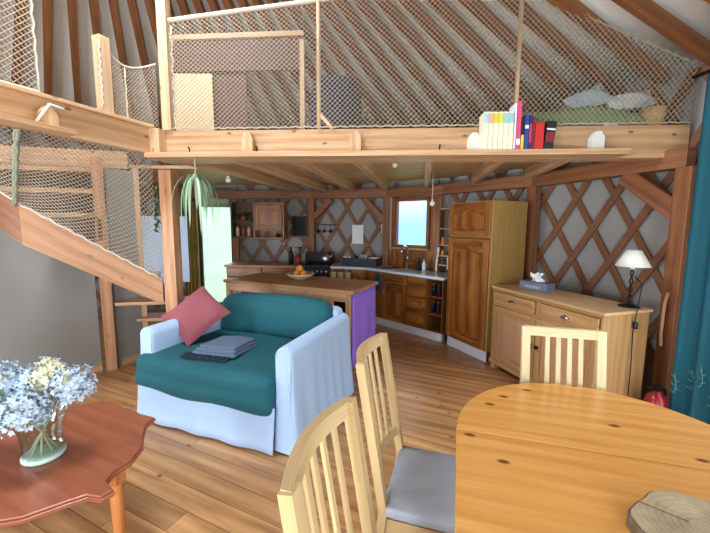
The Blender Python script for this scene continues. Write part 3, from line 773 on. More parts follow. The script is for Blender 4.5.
def base_unit(P, Q, label, kind, dp=.46, g='base cupboards', handle='l'):
    o, rz, w = frame_of(P, Q)
    root = thing('base_cabinet', label, 'cabinet', o, rz)
    carcass(root, w, dp, CZ0, CZ1)
    a, b = .004, w-.004
    if kind == 'door': door(root, a, b, CZ0+.01, CZ1-.006, 0, arch=.04, handle=handle)
    if kind == 'doors':
        door(root, a, w/2-.002, CZ0+.01, CZ1-.006, 0, arch=.04, handle='r'); door(root, w/2+.002, b, CZ0+.01, CZ1-.006, 0, arch=.04, handle='l')
    if kind == 'drawerdoor':
        drawer(root, a, b, CZ1-.16, CZ1-.006, 0); door(root, a, b, CZ0+.01, CZ1-.17, 0, arch=.05, handle=handle)
    if kind == 'drawers':
        zs = [CZ0+.01, .40, .56, .70, CZ1-.006]
        for z0, z1 in zip(zs[:-1], zs[1:]): drawer(root, a, b, z0, z1-.004, 0)
    if kind == 'open':
        for z in (.36, .61):
            m = MB(); m.box((w/2, dp/2, z), (w-.036, dp-.04, .018), 0, 0); m.build('shelf', M['oak'], root)
    return root
# right hand run in front of the window
MP, MQ = Vector((.2, 5.68, 0)), Vector((1.2, 4.6, 0)); md = (MQ-MP).normalized(); mn = Vector((-md.y, md.x, 0)); ML = (MQ-MP).length
def mp(t, back=0.): P = MP+md*(t*ML)+mn*back; return (P.x, P.y)
runs = ((.0, .25, 'carved oak cupboard with a dark teal towel over its door', 'door', 'r'), (.25, .57, 'oak cupboard with one drawer over an arched door, under the sink', 'drawerdoor', 'l'),
        (.57, .80, 'oak unit with four stacked drawers to the right of the sink cupboard', 'drawers', ''), (.80, .985, 'open oak shelf unit at the end of the worktop beside the larder', 'open', ''))
for t0, t1, lb, kd_, hd in runs: base_unit(mp(t0+.002), mp(t1-.002), lb, kd_, .45, handle=hd)
base_unit((-.405, 5.85), (.19, 5.69), 'pair of oak cupboard doors between cooker and towel cupboard', 'doors', .44)
base_unit((-2.2, 5.95), (-1.58, 5.905), 'oak base cupboard nearest the glazed door, behind the island', 'drawerdoor', .44)
base_unit((-1.57, 5.905), (-.945, 5.86), 'oak base cupboard to the left of the black cooker', 'drawerdoor', .44)
def slab(poly, z0, z1, name, label, cat, mat, bev=.004, g=(1, 0, 0)):
    m = MB(); m.prism(poly, z0, z1, g); return tag(m.build(name, mat, None, bevel=bev), label, cat)
slab([(-2.23, 5.92), (-.94, 5.83), (-.94, 6.42), (-2.05, 6.48), (-2.23, 6.42)], CZ1, WT, 'worktop', 'wooden worktop to the left of the cooker under the wall cupboard', 'worktop', M['island'])
p0, p1 = Vector((*mp(0, -.03), 0)), Vector((*mp(1.0, -.03), 0))
slab([(-.41, 5.815), (p0.x, p0.y), (p1.x-.01, p1.y), mp(.985, .5), mp(.55, .47), mp(.02, .47), (-.05, 6.3), (-.41, 6.36)], CZ1, WT, 'worktop', 'pale blue-grey worktop holding the sink, running to the larder', 'worktop', M['worktop'], g=(md.x, md.y, 0))
# plinths
def plinth(pts, label):
    m = MB()
    for p, q in zip(pts[:-1], pts[1:]): m.board((*p, .058), (*q, .058), .016, .116, up=UP)
    return tag(m.build('plinth', M['kick'], None), label, 'plinth')
k0 = MP+mn*.03; k1 = MP+md*(ML*.92)+mn*.03
plinth([(-.4, 5.9), (k0.x, k0.y), (k1.x, k1.y), (k1.x+.05, k1.y-.03), (k1.x+.1, k1.y+.03)], 'white plinth board curving along under the sink cupboards')
# cooker
o, rz, w = frame_of((-.925, 5.82), (-.42, 5.80))
ck = thing('cooker', 'black range cooker with steel knobs between the oak cupboards', 'cooker', o, rz)
m = MB(); m.box((w/2, .27, .47), (w, .54, .82), 0, 2); m.build('body', M['black'], ck, bevel=.008)
m = MB(); m.box((w/2, .27, .897), (w+.005, .56, .025), 0, 0); m.build('hob', M['black'], ck, bevel=.006)
m = MB(); m.box((w/2, -.012, .81), (w-.01, .03, .12), 0, 0); m.build('control_panel', M['iron'], ck, bevel=.006)
m = MB(); m.box((w/2, -.012, .47), (w-.03, .03, .48), 0, 0); m.build('oven_door', M['black'], ck, bevel=.008)
m = MB(); m.tube([(.05, -.02, .725), (.05, -.055, .73), (w-.05, -.055, .73), (w-.05, -.02, .725)], .009, 8); m.build('oven_rail', M['steel'], ck)
for i in range(6):
    m = MB(); m.lathe([(.018, 0), (.018, .016), (.012, .024), (.0, .024)], (.06+i*(w-.12)/5, -.027, .815), 12, m=Matrix.Rotation(R(90), 3, 'X')); m.build('knob', M['steel'], ck)
for (x, y) in ((.13, .14), (w-.13, .14), (.13, .4), (w-.13, .4)):
    m = MB(); m.lathe([(.05, .91), (.05, .92), (.03, .926), (.0, .926)], (x, y, 0), 14)
    for k in range(4):
        a = PI/4+k*PI/2; m.tube([(x+.02*math.cos(a), y+.02*math.sin(a), .934), (x+.1*math.cos(a), y+.1*math.sin(a), .934), (x+.105*math.cos(a), y+.105*math.sin(a), .915)], .005, 5)
    m.build('burner', M['iron'], ck)
m = MB(); m.box((w/2, .54, 1.0), (w, .02, .2), 0, 0); m.build('backguard', M['iron'], ck, bevel=.004)
# kettle on the hob
kt = thing('kettle', 'small steel kettle standing on the right of the cooker', 'kettle', (-.53, 6.18, .938))
m = MB(); m.lathe([(.075, 0), (.085, .02), (.08, .09), (.055, .14), (.03, .155), (.0, .157)], n=20); m.build('body', M['steel'], kt)
m = MB(); m.lathe([(.012, .155), (.016, .17), (.0, .18)], n=10); m.build('lid_knob', M['black'], kt)
m = MB(); m.tube([(.07, 0, .08), (.11, 0, .11), (.125, 0, .14)], [.018, .012, .009], 8); m.build('spout', M['steel'], kt)
m = MB(); m.tube([(-.06*math.cos(a), 0, .13+.11*math.sin(a)) for a in [PI*i/10 for i in range(11)]], .007, 6); m.build('handle', M['black'], kt)
# three patterned packets hanging from the worktop rail right of the cooker
for i, x in enumerate((-.36, -.24, -.12)):
    q = Vector((x, 5.815-.055-.26*(x+.36)*1.03, .66)); m = MB(); m.rbox(q+Vector((0, 0, .075)), (.10, .025, .16), .012, 6, Matrix.Rotation(R(-14), 3, 'Z'), puff=(0, .008, 0))
    o = m.build('oven_glove', plain('glove_cloth', '#c9b287', .9, var=.5, vscale=38) if i == 0 else bpy.data.materials['glove_cloth'])
    tag(o, ('patterned cream oven cloth hanging nearest the cooker', 'patterned cream oven cloth hanging in the middle of three', 'patterned cream oven cloth hanging furthest from the cooker')[i], 'oven cloth', 'oven cloths beside the cooker')
# towel over the towel cupboard door
tq = Vector((*mp(.205, -.055), 0)); m = MB(); m.rbox(tq+UP*.70, (.125, .03, .25), .012, 6, Matrix.Rotation(math.atan2(md.y, md.x), 3, 'Z'), puff=(0, .008, 0)); tag(m.build('hand_towel', M['teal_towel']), 'dark teal towel hung over the cupboard door by the sink', 'towel')
# sink and tap
sk = thing('sink', 'inset steel sink with drainer below the kitchen window', 'sink', (*mp(.30, .22), WT+.002), math.atan2(md.y, md.x))
m = MB(); m.box((0, 0, .003), (.62, .36, .006)); m.build('drainer', M['steel'], sk, bevel=.003)
m = MB(); m.lathe([(.15, .006), (.155, .012), (.145, .012), (.13, -.0), (.0, -.0)], (-.12, 0, .0), 24, sx=1.05, sy=.95); m.build('basin', M['chrome'], sk)
tp = thing('kitchen_tap', 'chrome gooseneck tap behind the sink under the window', 'tap', (*mp(.33, .42), WT), 0)
m = MB(); m.lathe([(.034, 0), (.034, .02), (.022, .03), (.022, .16), (.0, .16)], n=14); m.build('tap_body', M['chrome'], tp)
m = MB(); m.tube([(0, 0, .14), (0, 0, .28)]+[(-.055*(1-math.cos(a)), -.065*(1-math.cos(a)), .28+.08*math.sin(a)) for a in [PI*i/10 for i in range(1, 11)]]+[(-.11, -.13, .25)], .015, 8); m.build('spout', M['chrome'], tp)
m = MB(); m.tube([(.02, 0, .06), (.05, -.01, .075), (.075, -.015, .1)], .006, 6); m.build('lever', M['chrome'], tp)
def bottle(name, label, cat, loc, r, h, mat, capmat, g=None):
    b = thing(name, label, cat, loc, 0, g)
    m = MB(); m.lathe([(r, 0), (r, h*.62), (r*.8, h*.72), (r*.35, h*.8), (r*.35, h*.9), (0, h*.9)], n=14); m.build('bottle_body', mat, b)
    m = MB(); m.lathe([(r*.42, h*.86), (r*.42, h), (0, h)], n=12); m.build('cap', capmat, b); return b
bottle('soap_bottle', 'dark washing-up bottle to the right of the tap', 'bottle', (*mp(.52, .36), WT), .034, .2, M['navy'], M['black'])
bottle('soap_bottle', 'pale soap bottle between the dark bottle and the shelves', 'bottle', (*mp(.585, .36), WT), .03, .17, M['paper'], M['white'])
pr = thing('hose_spray', 'white spray hose head hanging at the right of the window', 'spray', (*mp(.70, .44), WT))
m = MB(); m.tube([(0, 0, 0), (.0, .0, .12), (.01, 0, .22), (.02, -.01, .30), (.015, -.04, .36)], [.018, .013, .012, .016, .022], 8); m.build('spray_head', M['white'], pr)
m = MB(); m.lathe([(.03, 0), (.03, .012), (0, .012)], n=12); m.build('base', M['chrome'], pr)
# dish rack with a dark tray on the worktop
rk = thing('dish_tray', 'dark navy dish tray with white rims on the worktop corner', 'tray', (.12, 5.98, WT), R(-22))
m = MB(); a, b, h = .30, .15, .13
for (c, d_) in (((0, -b, h/2), (2*a, .012, h)), ((0, b, h/2), (2*a, .012, h)), ((-a, 0, h/2), (.012, 2*b, h)), ((a, 0, h/2), (.012, 2*b, h)), ((0, 0, .006), (2*a, 2*b, .012))): m.box(c, d_)
m.build('tray', M['navy_box'], rk, bevel=.004)
for s in (-1, 1):
    m = MB(); m.box((s*(a-.07), -.02, h+.012), (.15, .2, .02)); m.build('handle_rim', M['white'], rk, bevel=.008)
for i in range(7):
    m = MB(); x = -.22+i*.07; m.tube([(x, -.13, h), (x, -.13, h+.02), (x, .13, h+.02), (x, .13, h)], .004, 5); m.build('rack_wire', M['navy_box'], rk)
for i in range(3):
    m = MB(); m.lathe([(.085, 0), (.09, .006), (.06, .012), (0, .012)], (0, 0, 0), 20)
    o = m.build('plate', M['paper']); o.location = (.10+.045*i, 5.99-.02*i, WT+.105); o.rotation_euler = (0, R(90), R(-22))
    tag(o, ('white plate standing at the left in the navy dish tray', 'white plate standing in the middle of the navy dish tray', 'white plate standing at the right in the navy dish tray')[i], 'plate', 'plates in the dish tray')
# shelf tower right of the window
P, rz, w = frame_of(mp(.70, .46), mp(.985, .46))
tw = thing('shelf_tower', 'narrow open wooden shelf unit between window and larder', 'shelf', (P.x, P.y, WT+.001), rz)
m = MB(); m.box((.012, .06, .475), (.024, .12, .95), 0, 2); m.build('side_panel', M['redwood'], tw); m = MB(); m.box((w-.012, .06, .475), (.024, .12, .95), 0, 2); m.build('side_panel', M['redwood'], tw)
SHZ = (.10, .24, .40, .64, .93)
for z in SHZ:
    m = MB(); m.box((w/2, .06, z), (w-.048, .12, .018), 0, 0); m.build('shelf_board', M['pine'], tw)
td = Vector((math.cos(rz), math.sin(rz), 0)); tnn = Vector((-td.y, td.x, 0))
rs = random.Random(11)
jc = ['copper', 'navy', 'bowl', 'leaf_dark', 'black', 'orange', 'white']
jn = ['red', 'dark blue', 'tan', 'green', 'black', 'orange', 'white']
jl = {.10: 'bottom', .24: 'second', .40: 'third'}
for z in (.10, .24, .40):
    order = rs.sample(range(7), 4)
    for i, q in enumerate(order):
        p = P+td*(.05+i*(w-.1)/3)+tnn*.06; h = rs.uniform(.075, .105)
        jr = thing('spice_jar', jn[q]+' jar on the '+jl[z]+' shelf up beside the larder', 'jar', (p.x, p.y, WT+.011+z), 0, 'jars on the narrow shelves')
        m = MB(); m.lathe([(.026, 0), (.028, .01), (.028, h*.75), (.02, h*.8), (0, h*.8)], n=12); m.build('glass_body', M[jc[q]], jr)
        m = MB(); m.lathe([(.024, h*.8), (.024, h), (0, h)], n=12); m.build('lid', M['steel'], jr)
# items in the open end unit
for z, zn in ((.36, 'middle'), (.61, 'upper')):
    for i in range(3):
        p = Vector((*mp(.835+i*.055, .1), z+.009))
        bottle('glass_jar', ('left', 'centre', 'right')[i]+' dark glass bottle on the '+zn+' shelf of the open end unit', 'bottle', p, .026, .16, M['slate'] if i != 1 else M['navy'], M['steel'], 'bottles in the open end unit')
# tall larder cupboard
o, rz, w = frame_of((1.225, 4.555), (1.525, 3.915))
lr = thing('larder_cupboard', 'tall oak larder cupboard with two arched doors and white plinth', 'cupboard', o, rz)
m = MB(); m.box((w/2, .27, 1.0), (w, .54, 1.74), 0, 2); m.build('carcass', M['oak_side'], lr, bevel=.004)
door(lr, .012, w-.02, 1.46, 1.855, -.001, arch=.04, handle='', st=.075)
door(lr, .012, w-.02, .14, 1.415, -.001, arch=.055, handle='', st=.085)
m = MB(); m.box((w/2, -.008, 1.4375), (w-.03, .012, .02)); m.build('door_gap_rail', M['oak_dark'], lr)
m = MB(); m.box((w/2, .02, .066), (w-.03, .016, .128)); m.build('plinth', M['kick'], lr, bevel=.003)
m = MB(); m.box((w/2, .25, .065), (w-.06, .4, .13)); m.build('base', M['oak_dark'], lr)
m = MB(); m.box((.006, -.016, 1.1), (.008, .02, .16)); m.build('edge_pull', M['white'], lr)
# wall cupboard above left run
wc = thing('wall_cupboard', 'small oak wall cupboard with one arched door over an open niche', 'cupboard', (-1.74, 6.02, 1.33), 0)
W2, H2, D2 = .52, .63, .32
m = MB(); t = .02
m.box((t/2, D2/2, H2/2), (t, D2, H2), 0, 2); m.box((W2-t/2, D2/2, H2/2), (t, D2, H2), 0, 2)
for z in (t/2, .17, H2-t/2): m.box((W2/2, D2/2, z), (W2-2*t, D2, t))
m.box((W2/2, D2-t/2, H2/2), (W2-2*t, t, H2-2*t), 0, 2); m.build('carcass', M['oak'], wc)
door(wc, .03, W2-.03, .185, H2-.03, -.001, arch=.035, handle='', st=.06)
m = MB(); m.box((W2/2, -.01, .02), (W2, .03, .04)); m.build('base_moulding', M['oak'], wc, bevel=.004)
m = MB(); m.box((W2/2, -.01, H2-.012), (W2+.02, .03, .03)); m.build('cornice', M['oak'], wc, bevel=.004)
bottle('glass_jar', 'pale jar lying in the niche of the wall cupboard', 'jar', (-1.56, 6.16, 1.351), .03, .12, M['glass'], M['steel'])
bottle('glass_jar', 'dark jar standing right in the wall cupboard niche', 'jar', (-1.36, 6.16, 1.351), .035, .11, M['slate'], M['copper'])
# small shelf with fern left of wall cupboard
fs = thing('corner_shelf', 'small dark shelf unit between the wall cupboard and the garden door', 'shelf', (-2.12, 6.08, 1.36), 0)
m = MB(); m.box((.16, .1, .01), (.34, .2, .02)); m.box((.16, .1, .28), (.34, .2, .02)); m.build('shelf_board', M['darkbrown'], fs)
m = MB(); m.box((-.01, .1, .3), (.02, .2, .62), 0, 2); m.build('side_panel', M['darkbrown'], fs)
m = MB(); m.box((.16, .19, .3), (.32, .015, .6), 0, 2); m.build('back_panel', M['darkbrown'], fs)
for i in range(3):
    bottle('spice_bottle', ('left', 'centre', 'right')[i]+' brown bottle on the corner shelf under the fern', 'bottle', (-2.06+.1*i, 6.16, 1.381), .03, .2, M['bowl' if i != 1 else 'copper'], M['black'], 'bottles under the fern')
def leafy(mb, base, dirv, L, w, droop, n=6):
    base = Vector(base); dirv = Vector(dirv).normalized(); sd_ = dirv.cross(UP)
    sd_ = sd_.normalized() if sd_.length > 1e-3 else Vector((1, 0, 0)); b = len(mb.v); p = base.copy(); d = dirv.copy()
    for i in range(n+1):
        t = i/n; ww = w*(math.sin(PI*(.12+.88*t))**.7 if t < 1 else 0.02)
        mb.v += [p-sd_*ww, p+UP*(-ww*.3), p+sd_*ww]
        d = (d-UP*droop/n).normalized(); p = p+d*(L/n)
    for i in range(n):
        for k in (0, 1):
            q = b+i*3+k; mb.face([q, q+1, q+4, q+3], [(0, 0), (1, 0), (1, 1), (0, 1)], True)
fn_ = thing('potted_fern', 'green fern in a small pot beside the wall cupboard', 'plant', (-1.95, 6.17, 1.651))
m = MB(); m.lathe([(.045, 0), (.06, .09), (.052, .09), (.045, .08), (0, .08)], n=14); m.build('pot', M['copper'], fn_)
m = MB(); rs = random.Random(4)
for i in range(46):
    a = rs.uniform(0, 2*PI); leafy(m, (0, 0, .08), (math.cos(a), math.sin(a), rs.uniform(.6, 1.8)), rs.uniform(.14, .24), .012, rs.uniform(1.2, 2.4))
m.build('fronds', M['leaf_dark'], fn_)
# things on the left worktop and back wall
bottle('oil_bottle', 'tall dark bottle with a white base label on the left worktop', 'bottle', (-1.13, 6.14, WT), .045, .3, M['slate'], M['black'])
uh = thing('utensil_pot', 'dark red pot of cooking utensils left of the cooker', 'pot', (-1.0, 6.12, WT))
m = MB(); m.lathe([(.055, 0), (.062, .14), (.055, .14), (.05, .02), (0, .02)], n=16); m.build('pot', M['copper'], uh)
for i in range(5):
    a = i*1.3; m = MB(); m.tube([(.02*math.cos(a), .02*math.sin(a), .03), (.05*math.cos(a), .05*math.sin(a), .25), (.055*math.cos(a), .055*math.sin(a), .30)], [.006, .006, .018], 6); m.build('utensil', M['steel' if i % 2 else 'black'], uh)
bb = thing('blackboard', 'small black chalkboard hanging by the cooker post', 'board', pol(81.8, WR-.1, 1.36), R(-8), None)
m = MB(); m.box((0, 0, .2), (.26, .02, .36), 0, 2); m.build('slate_panel', M['slate'], bb)
m = MB()
for c, d_ in (((0, -.004, .385), (.3, .03, .02)), ((0, -.004, .01), (.3, .03, .02)), ((-.14, -.004, .2), (.02, .03, .39)), ((.14, -.004, .2), (.02, .03, .39))): m.box(c, d_)
m.build('frame', M['oak_dark'], bb)
us = thing('utensil_rail', 'dark shelf rail with hanging utensils above the cooker', 'rail', pol(76, WR-.09, 1.4), R(-14))
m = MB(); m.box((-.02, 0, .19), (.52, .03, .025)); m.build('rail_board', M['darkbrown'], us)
for i in range(4):
    m = MB(); x = -.2+i*.12; m.tube([(x, -.02, .185), (x, -.03, .09)], .005, 5); m.lathe([(.0, -.012), (.03, -.01), (.032, .0), (.0, .004)], (x, -.03, .07), 12, m=Matrix.Rotation(R(90), 3, 'X')); m.build('utensil', M['black'], us)
nt = MB(); o = pol(67.3, WR-.05, 1.42); nt.box(o, (.22, .006, .34), R(67.3-90), 2); tag(nt.build('paper_notice', M['paper']), 'white paper notice pinned to the lattice right of the cooker', 'notice')
for i, z in enumerate((1.44, 1.53)):
    s = thing('wall_socket', ('lower', 'upper')[i]+' of two white sockets stacked left of the kitchen window', 'socket', pol(60.6, WR-.12, z), R(60.6-90))
    m = MB(); m.box((0, 0, .035), (.075, .012, .07)); m.build('face_plate', M['socket'], s, bevel=.003)
    m = MB(); m.lathe([(.02, 0), (.02, .004), (0, .004)], (0, -.006, .035), 12, m=Matrix.Rotation(R(90), 3, 'X')); m.build('plug_hole', M['black'], s)

# ------------------------------------------------------------------ island
IA = R(-24.5); o = Vector((-1.65, 4.33, 0))
il = thing('kitchen_island', 'wooden island counter behind the sofa with a purple cloth end', 'island', o, IA)
IL, ID, IZ = 1.79, .75, .9
m = MB()
for i in range(5): m.box((IL/2, ID*(i+.5)/5, IZ-.02), (IL, ID/5-.0015, .04), 0, 0)
m.build('counter_top', M['island'], il, bevel=.002)
for x in (.04, .62, 1.2, IL-.07):
    for y in (.06, ID-.06):
        m = MB(); m.box((x, y, (IZ-.04)/2), (.06, .06, IZ-.04), 0, 2); m.build('leg', M['pine'], il, bevel=.003)
m = MB(); m.box((IL/2, .05, IZ-.09), (IL-.08, .03, .09)); m.build('front_rail', M['pine'], il)
m = MB(); m.box((IL/2, ID-.05, IZ-.09), (IL-.08, .03, .09)); m.build('back_rail', M['pine'], il)
m = MB(); m.box((IL/2, ID/2, .35), (IL-.1, ID-.1, .025)); m.build('shelf', M['pine'], il)
m = MB(); m.box((IL/2, ID/2, .1), (IL-.1, ID-.1, .025)); m.build('shelf', M['pine'], il)
m = MB(); m.box((IL/2-.1, ID*.6, .5), (.02, .6, .7), 0, 2); m.box((.6, ID*.5, .5), (.02, .7, .7), 0, 2); m.build('divider', M['pine'], il)
m = MB()
m.grid(lambda u, v: (IL-.022+.012*math.sin(u*14)*(1-v), .045+(ID-.09)*u, .03+(IZ-.075)*v), 30, 6); m.build('cloth_end', M['purple'], il, solid=.006)
m = MB(); m.prism(arch_poly(.08, .3, .35, .8, .0), -.02, 0, (0, 1, 0), (1.24, .05, 0), ((1, 0, 0), (0, 0, 1), (0, 1, 0))); m.build('end_panel', M['pine'], il)
def onisl(x, y, z): v = Matrix.Rotation(IA, 3, 'Z') @ Vector((x, y, 0)); return (o.x+v.x, o.y+v.y, z)
m = MB(); m.rbox(Vector(onisl(.33, .3, .61)), (.42, .34, .48), .1, 8, Matrix.Rotation(IA, 3, 'Z'), puff=(.02, .02, .03)); tag(m.build('folded_cloth', M['purple_dark']), 'dark purple cloth bundle on the island shelf', 'cloth')
for i in range(2):
    m = MB(); m.rbox(Vector(onisl(.78+.27*i, .3, .58)), (.22, .3, .43), .04, 6, Matrix.Rotation(IA, 3, 'Z'), puff=(.02, .02, 0)); tag(m.build('linen_bag', M['paper']), ('white linen bag left on the island shelf', 'white linen bag right on the island shelf, beside the dark box')[i], 'bag')
bx = thing('storage_box', 'dark box on the island shelf beside the linen bags', 'box', onisl(1.36, .32, .364), IA)
m = MB(); m.box((0, 0, .2), (.26, .4, .4)); m.build('box_body', M['black_matt'], bx, bevel=.01)
m = MB(); m.box((0, 0, .415), (.28, .42, .03)); m.build('lid', M['navy_box'], bx, bevel=.006)
bw = thing('fruit_bowl', 'wide shallow stoneware bowl on the island', 'bowl', onisl(.88, .40, IZ+.001))
m = MB(); m.lathe([(.06, 0), (.08, .012), (.15, .05), (.185, .085), (.178, .087), (.14, .058), (.07, .022), (0, .02)], n=32); m.build('bowl_body', M['bowl'], bw)
rs = random.Random(2)
for i, (x, y, z) in enumerate(((-.045, .0, .035), (.045, -.03, .035), (.02, .06, .037), (-.005, .0, .10))):
    fr_ = thing('orange', ('orange on the left of the fruit bowl', 'orange at the front right of the fruit bowl', 'orange at the back of the fruit bowl', 'topmost orange on the pile in the bowl')[i], 'orange', (bw.location.x+x, bw.location.y+y, IZ+z), 0, 'oranges in the bowl')
    m = MB(); m.lathe([(.044*math.sin(t)+1e-6, .044-.042*math.cos(t)) for t in [PI*k/12 for k in range(13)]], n=18); m.build('peel', M['orange'], fr_)
    m = MB(); m.lathe([(.006, .085), (.004, .089), (0, .089)], n=6); m.build('stalk', M['stem'], fr_)

# ------------------------------------------------------------------ sofa
sf = thing('sofa', 'two-seat sofa in pale blue-white loose cover with teal cushions', 'sofa', (-.885, 3.03, 0), R(-20.5))
AH = .755
def arm_fn(sgn):
    def f(P):
        z = P.z
        if z > .12: P.x *= 1.0
        else: P.x *= 1+.10*((.12-z)/.5)
        P.x += .004*math.sin(P.y*26+z*9)*(1 if z < .15 else 0)
        return P
    return f
def arm(sg):
    w = .14; r = w/2; h = AH; prof = []
    for i in range(9): z = .008+(h-r-.008)*i/8; prof.append((1, z, (1-z/(h-r))))            # outer side, bottom to top
    for i in range(1, 12): t = PI*i/12; prof.append((math.cos(t), h-r+r*math.sin(t), 0))
    for i in range(6): prof.append((-1, h-r-(h-r-.02)*i/5, 0))
    ys = [-.56, -.557, -.545, -.52]+[-.48+.97*i/40 for i in range(41)]+[.50]; sc = [.82, .92, .98, 1]+[1]*41+[.9]
    def P(u, v):
        j = round(v*(len(ys)-1)); i = round(u*(len(prof)-1)); a, z, fl = prof[i]; y = ys[j]; k = sc[j]
        x = a*r*k; z2 = z if z < h-r else h-r+(z-(h-r))*k
        if a == 1:
            x += .06*fl**1.6+.013*math.sin(y*34+1.2*math.sin(y*7))*fl**.7*min(1, (y+.56)*12)
            y += -.035*fl**1.6*max(0, 1-(y+.56)*8)
        elif j < 4: y += -.035*max(0, 1-z/.5)**1.6
        return (sg*(.64+x), y, z2)
    m = MB(); m.grid(P, len(prof)-1, len(ys)-1)
    n = len(prof); idx = list(range(n)); m.face(idx if sg < 0 else idx[::-1], [(0, 0)]*n, False)
    b = (len(ys)-1)*n; idx = [b+i for i in range(n)]; m.face(idx, [(0, 0)]*n, False)
    return m.build('arm', M['sofa_white'], sf)
arm(1); arm(-1)
m = MB(); m.rbox((0, .43, .42), (1.30, .2, .80), .07, 10); m.build('back', M['sofa_white'], sf)
m = MB(); m.box((0, -.02, .17), (1.1, .95, .24)); m.build('base', M['sofa_white'], sf, bevel=.01)
m = MB(); m.grid(lambda u, v: (-.70+1.29*u, -.60-.03*(1-v)+.008*math.sin(u*23)*(1-v), .012+.32*v), 40, 6); m.build('front_skirt', M['sofa_white'], sf, solid=.008)
def seatfn(P):
    if P.z < 0 and P.y < 0: P.y -= .015; P.z += .012*math.sin(P.x*9)
    P.z += .006*math.sin(P.x*6+P.y*4); return P
m = MB(); m.rbox((-.06, -.17, .405), (1.28, .94, .27), .06, 14, puff=(0, .012, .02), fn=seatfn); m.build('seat_cushion', M['teal'], sf)
def backfn(P): P.y += .05*(P.z)/.3; P.z += .01*math.sin(P.x*5+1); return P
m = MB(); m.rbox((0, .31, .69), (1.19, .22, .39), .09, 12, puff=(.01, .03, .02), fn=backfn); m.build('back_cushion', M['teal'], sf)
m = MB(); m.tube([(.64+.058*math.cos(t), -.562, .685+.058*math.sin(t)) if i else (.70, -.575, .3) for i, t in enumerate([0]+[PI*k/12 for k in range(13)])], .004, 5); m.build('piping', M['sofa_white'], sf)
# cushion
def pillow(name, label, cat, c, e1, e2, size, thick, mat, group=None):
    e1 = Vector(e1).normalized(); e2 = Vector(e2); e2 = (e2-e2.dot(e1)*e1).normalized(); nn = e1.cross(e2)
    root = thing(name, label, cat, c, 0, group); m = MB()
    def P(u, v, sg):
        x, y = 2*u-1, 2*v-1; k = (1-abs(x)**2.2)*(1-abs(y)**2.2)
        sxy = 1-.07*(1-abs(y)**2)*abs(x) ; syx = 1-.07*(1-abs(x)**2)*abs(y)
        return e1*(x*size[0]/2*sxy)+e2*(y*size[1]/2*syx)+nn*(sg*thick/2*max(0, k)**.55+.008*math.sin(x*4+y*3))
    m.grid(lambda u, v: P(u, v, 1), 18, 18); m.grid(lambda u, v: P(1-u, v, -1), 18, 18); m.build('cushion_cover', mat, root)
    m = MB(); pts = [P(i/12, 0, 0) for i in range(12)]+[P(1, i/12, 0) for i in range(12)]+[P(1-i/12, 1, 0) for i in range(12)]+[P(0, 1-i/12, 0) for i in range(12)]
    m.tube(pts, .005, 5, closed=True); m.build('seam', mat, root); return root
pillow('cushion', 'square maroon cushion leaning in the left corner of the sofa', 'cushion', (-1.43, 3.08, .775), (.32, .25, .27), (.33, -.2, -.24), (.44, .42), .15, M['maroon'])
# folded throw
tr = thing('throw_blanket', 'folded grey-blue throw with dark fringe lying on the teal seat', 'blanket', (-1.05, 2.76, .555), R(-14))
for i in range(3):
    m = MB(); m.rbox((.0+.006*i, .01*i, .018+.022*i), (.38-.03*i, .32-.02*i, .03), .014, 10, puff=(0, 0, .006), fn=lambda P: Vector((P.x+.18*P.y*.3, P.y, P.z+.006*math.sin(P.x*16+P.y*9)))); m.build('fold', M['throw'], tr)
m = MB(); rs = random.Random(8)
for i in range(60):
    x = -.2+.4*i/59; m.tube([(x-.05, -.15, .02), (x-.055+rs.uniform(-.01, .01), -.185, .012), (x-.06+rs.uniform(-.015, .015), -.21-rs.random()*.02, .006)], .0035, 4)
m.build('fringe', M['throw_dark'], tr)

# ------------------------------------------------------------------ coffee table, vase and hydrangeas
half = [(-1.893, 1.871), (-1.777, 1.955), (-1.70, 1.975), (-1.639, 2.005), (-1.551, 2.05), (-1.47, 2.035), (-1.42, 2.008), (-1.37, 1.975), (-1.29, 1.945), (-1.22, 1.90), (-1.12, 1.865), (-1.125, 1.79), (-1.08, 1.69), (-1.03, 1.60), (-1.02, 1.50), (-1.05, 1.42), (-1.04, 1.36), (-.975, 1.315), (-1.0, 1.275), (-1.065, 1.285), (-1.095, 1.265)]
cc = Vector((-1.5, 1.565)); out = half+[(2*cc.x-x, 2*cc.y-y) for x, y in half]
def scal(poly, k): return [(cc.x+(x-cc.x)*k, cc.y+(y-cc.y)*k) for x, y in poly]
ct = thing('coffee_table', 'reddish mahogany coffee table with scalloped edge and turned legs', 'table', (cc.x, cc.y, 0), 0, None, True)
m = MB(); g_ = (.9, -.42, 0)
m.prism(scal(out, .985), .468, .478, g_); m.prism(out, .478, .49, g_); m.prism(scal(out, .982), .49, .5, g_); m.build('table_top', M['mahogany'], ct, bevel=.003)
ap = [Vector((cc.x, cc.y, 0))+Vector(p) for p in ((.39, -.06, 0), (.03, .37, 0), (-.39, .06, 0), (-.03, -.37, 0))]
m = MB()
for p, q in zip(ap, ap[1:]+ap[:1]): m.board(p+UP*.425, q+UP*.425, .022, .085)
m.build('apron', M['mahogany'], ct)
for p in ap:
    lg = MB(); lg.box(p+UP*.425, (.06, .06, .088), R(-10), 2); hd = lg.build('leg', M['leg_orange'], ct, bevel=.004)
    m = MB(); m.lathe([(.0, 0), (.017, 0), (.019, .03), (.030, .33), (.026, .345), (.034, .355), (.026, .37), (.03, .383), (0, .383)], p, 20); m.build('turned_shaft', M['leg_orange'], hd)
vb = Vector((-1.445, 1.52, .5005))
vs = thing('glass_vase', 'flared clear glass vase with greenish base on the coffee table', 'vase', vb)
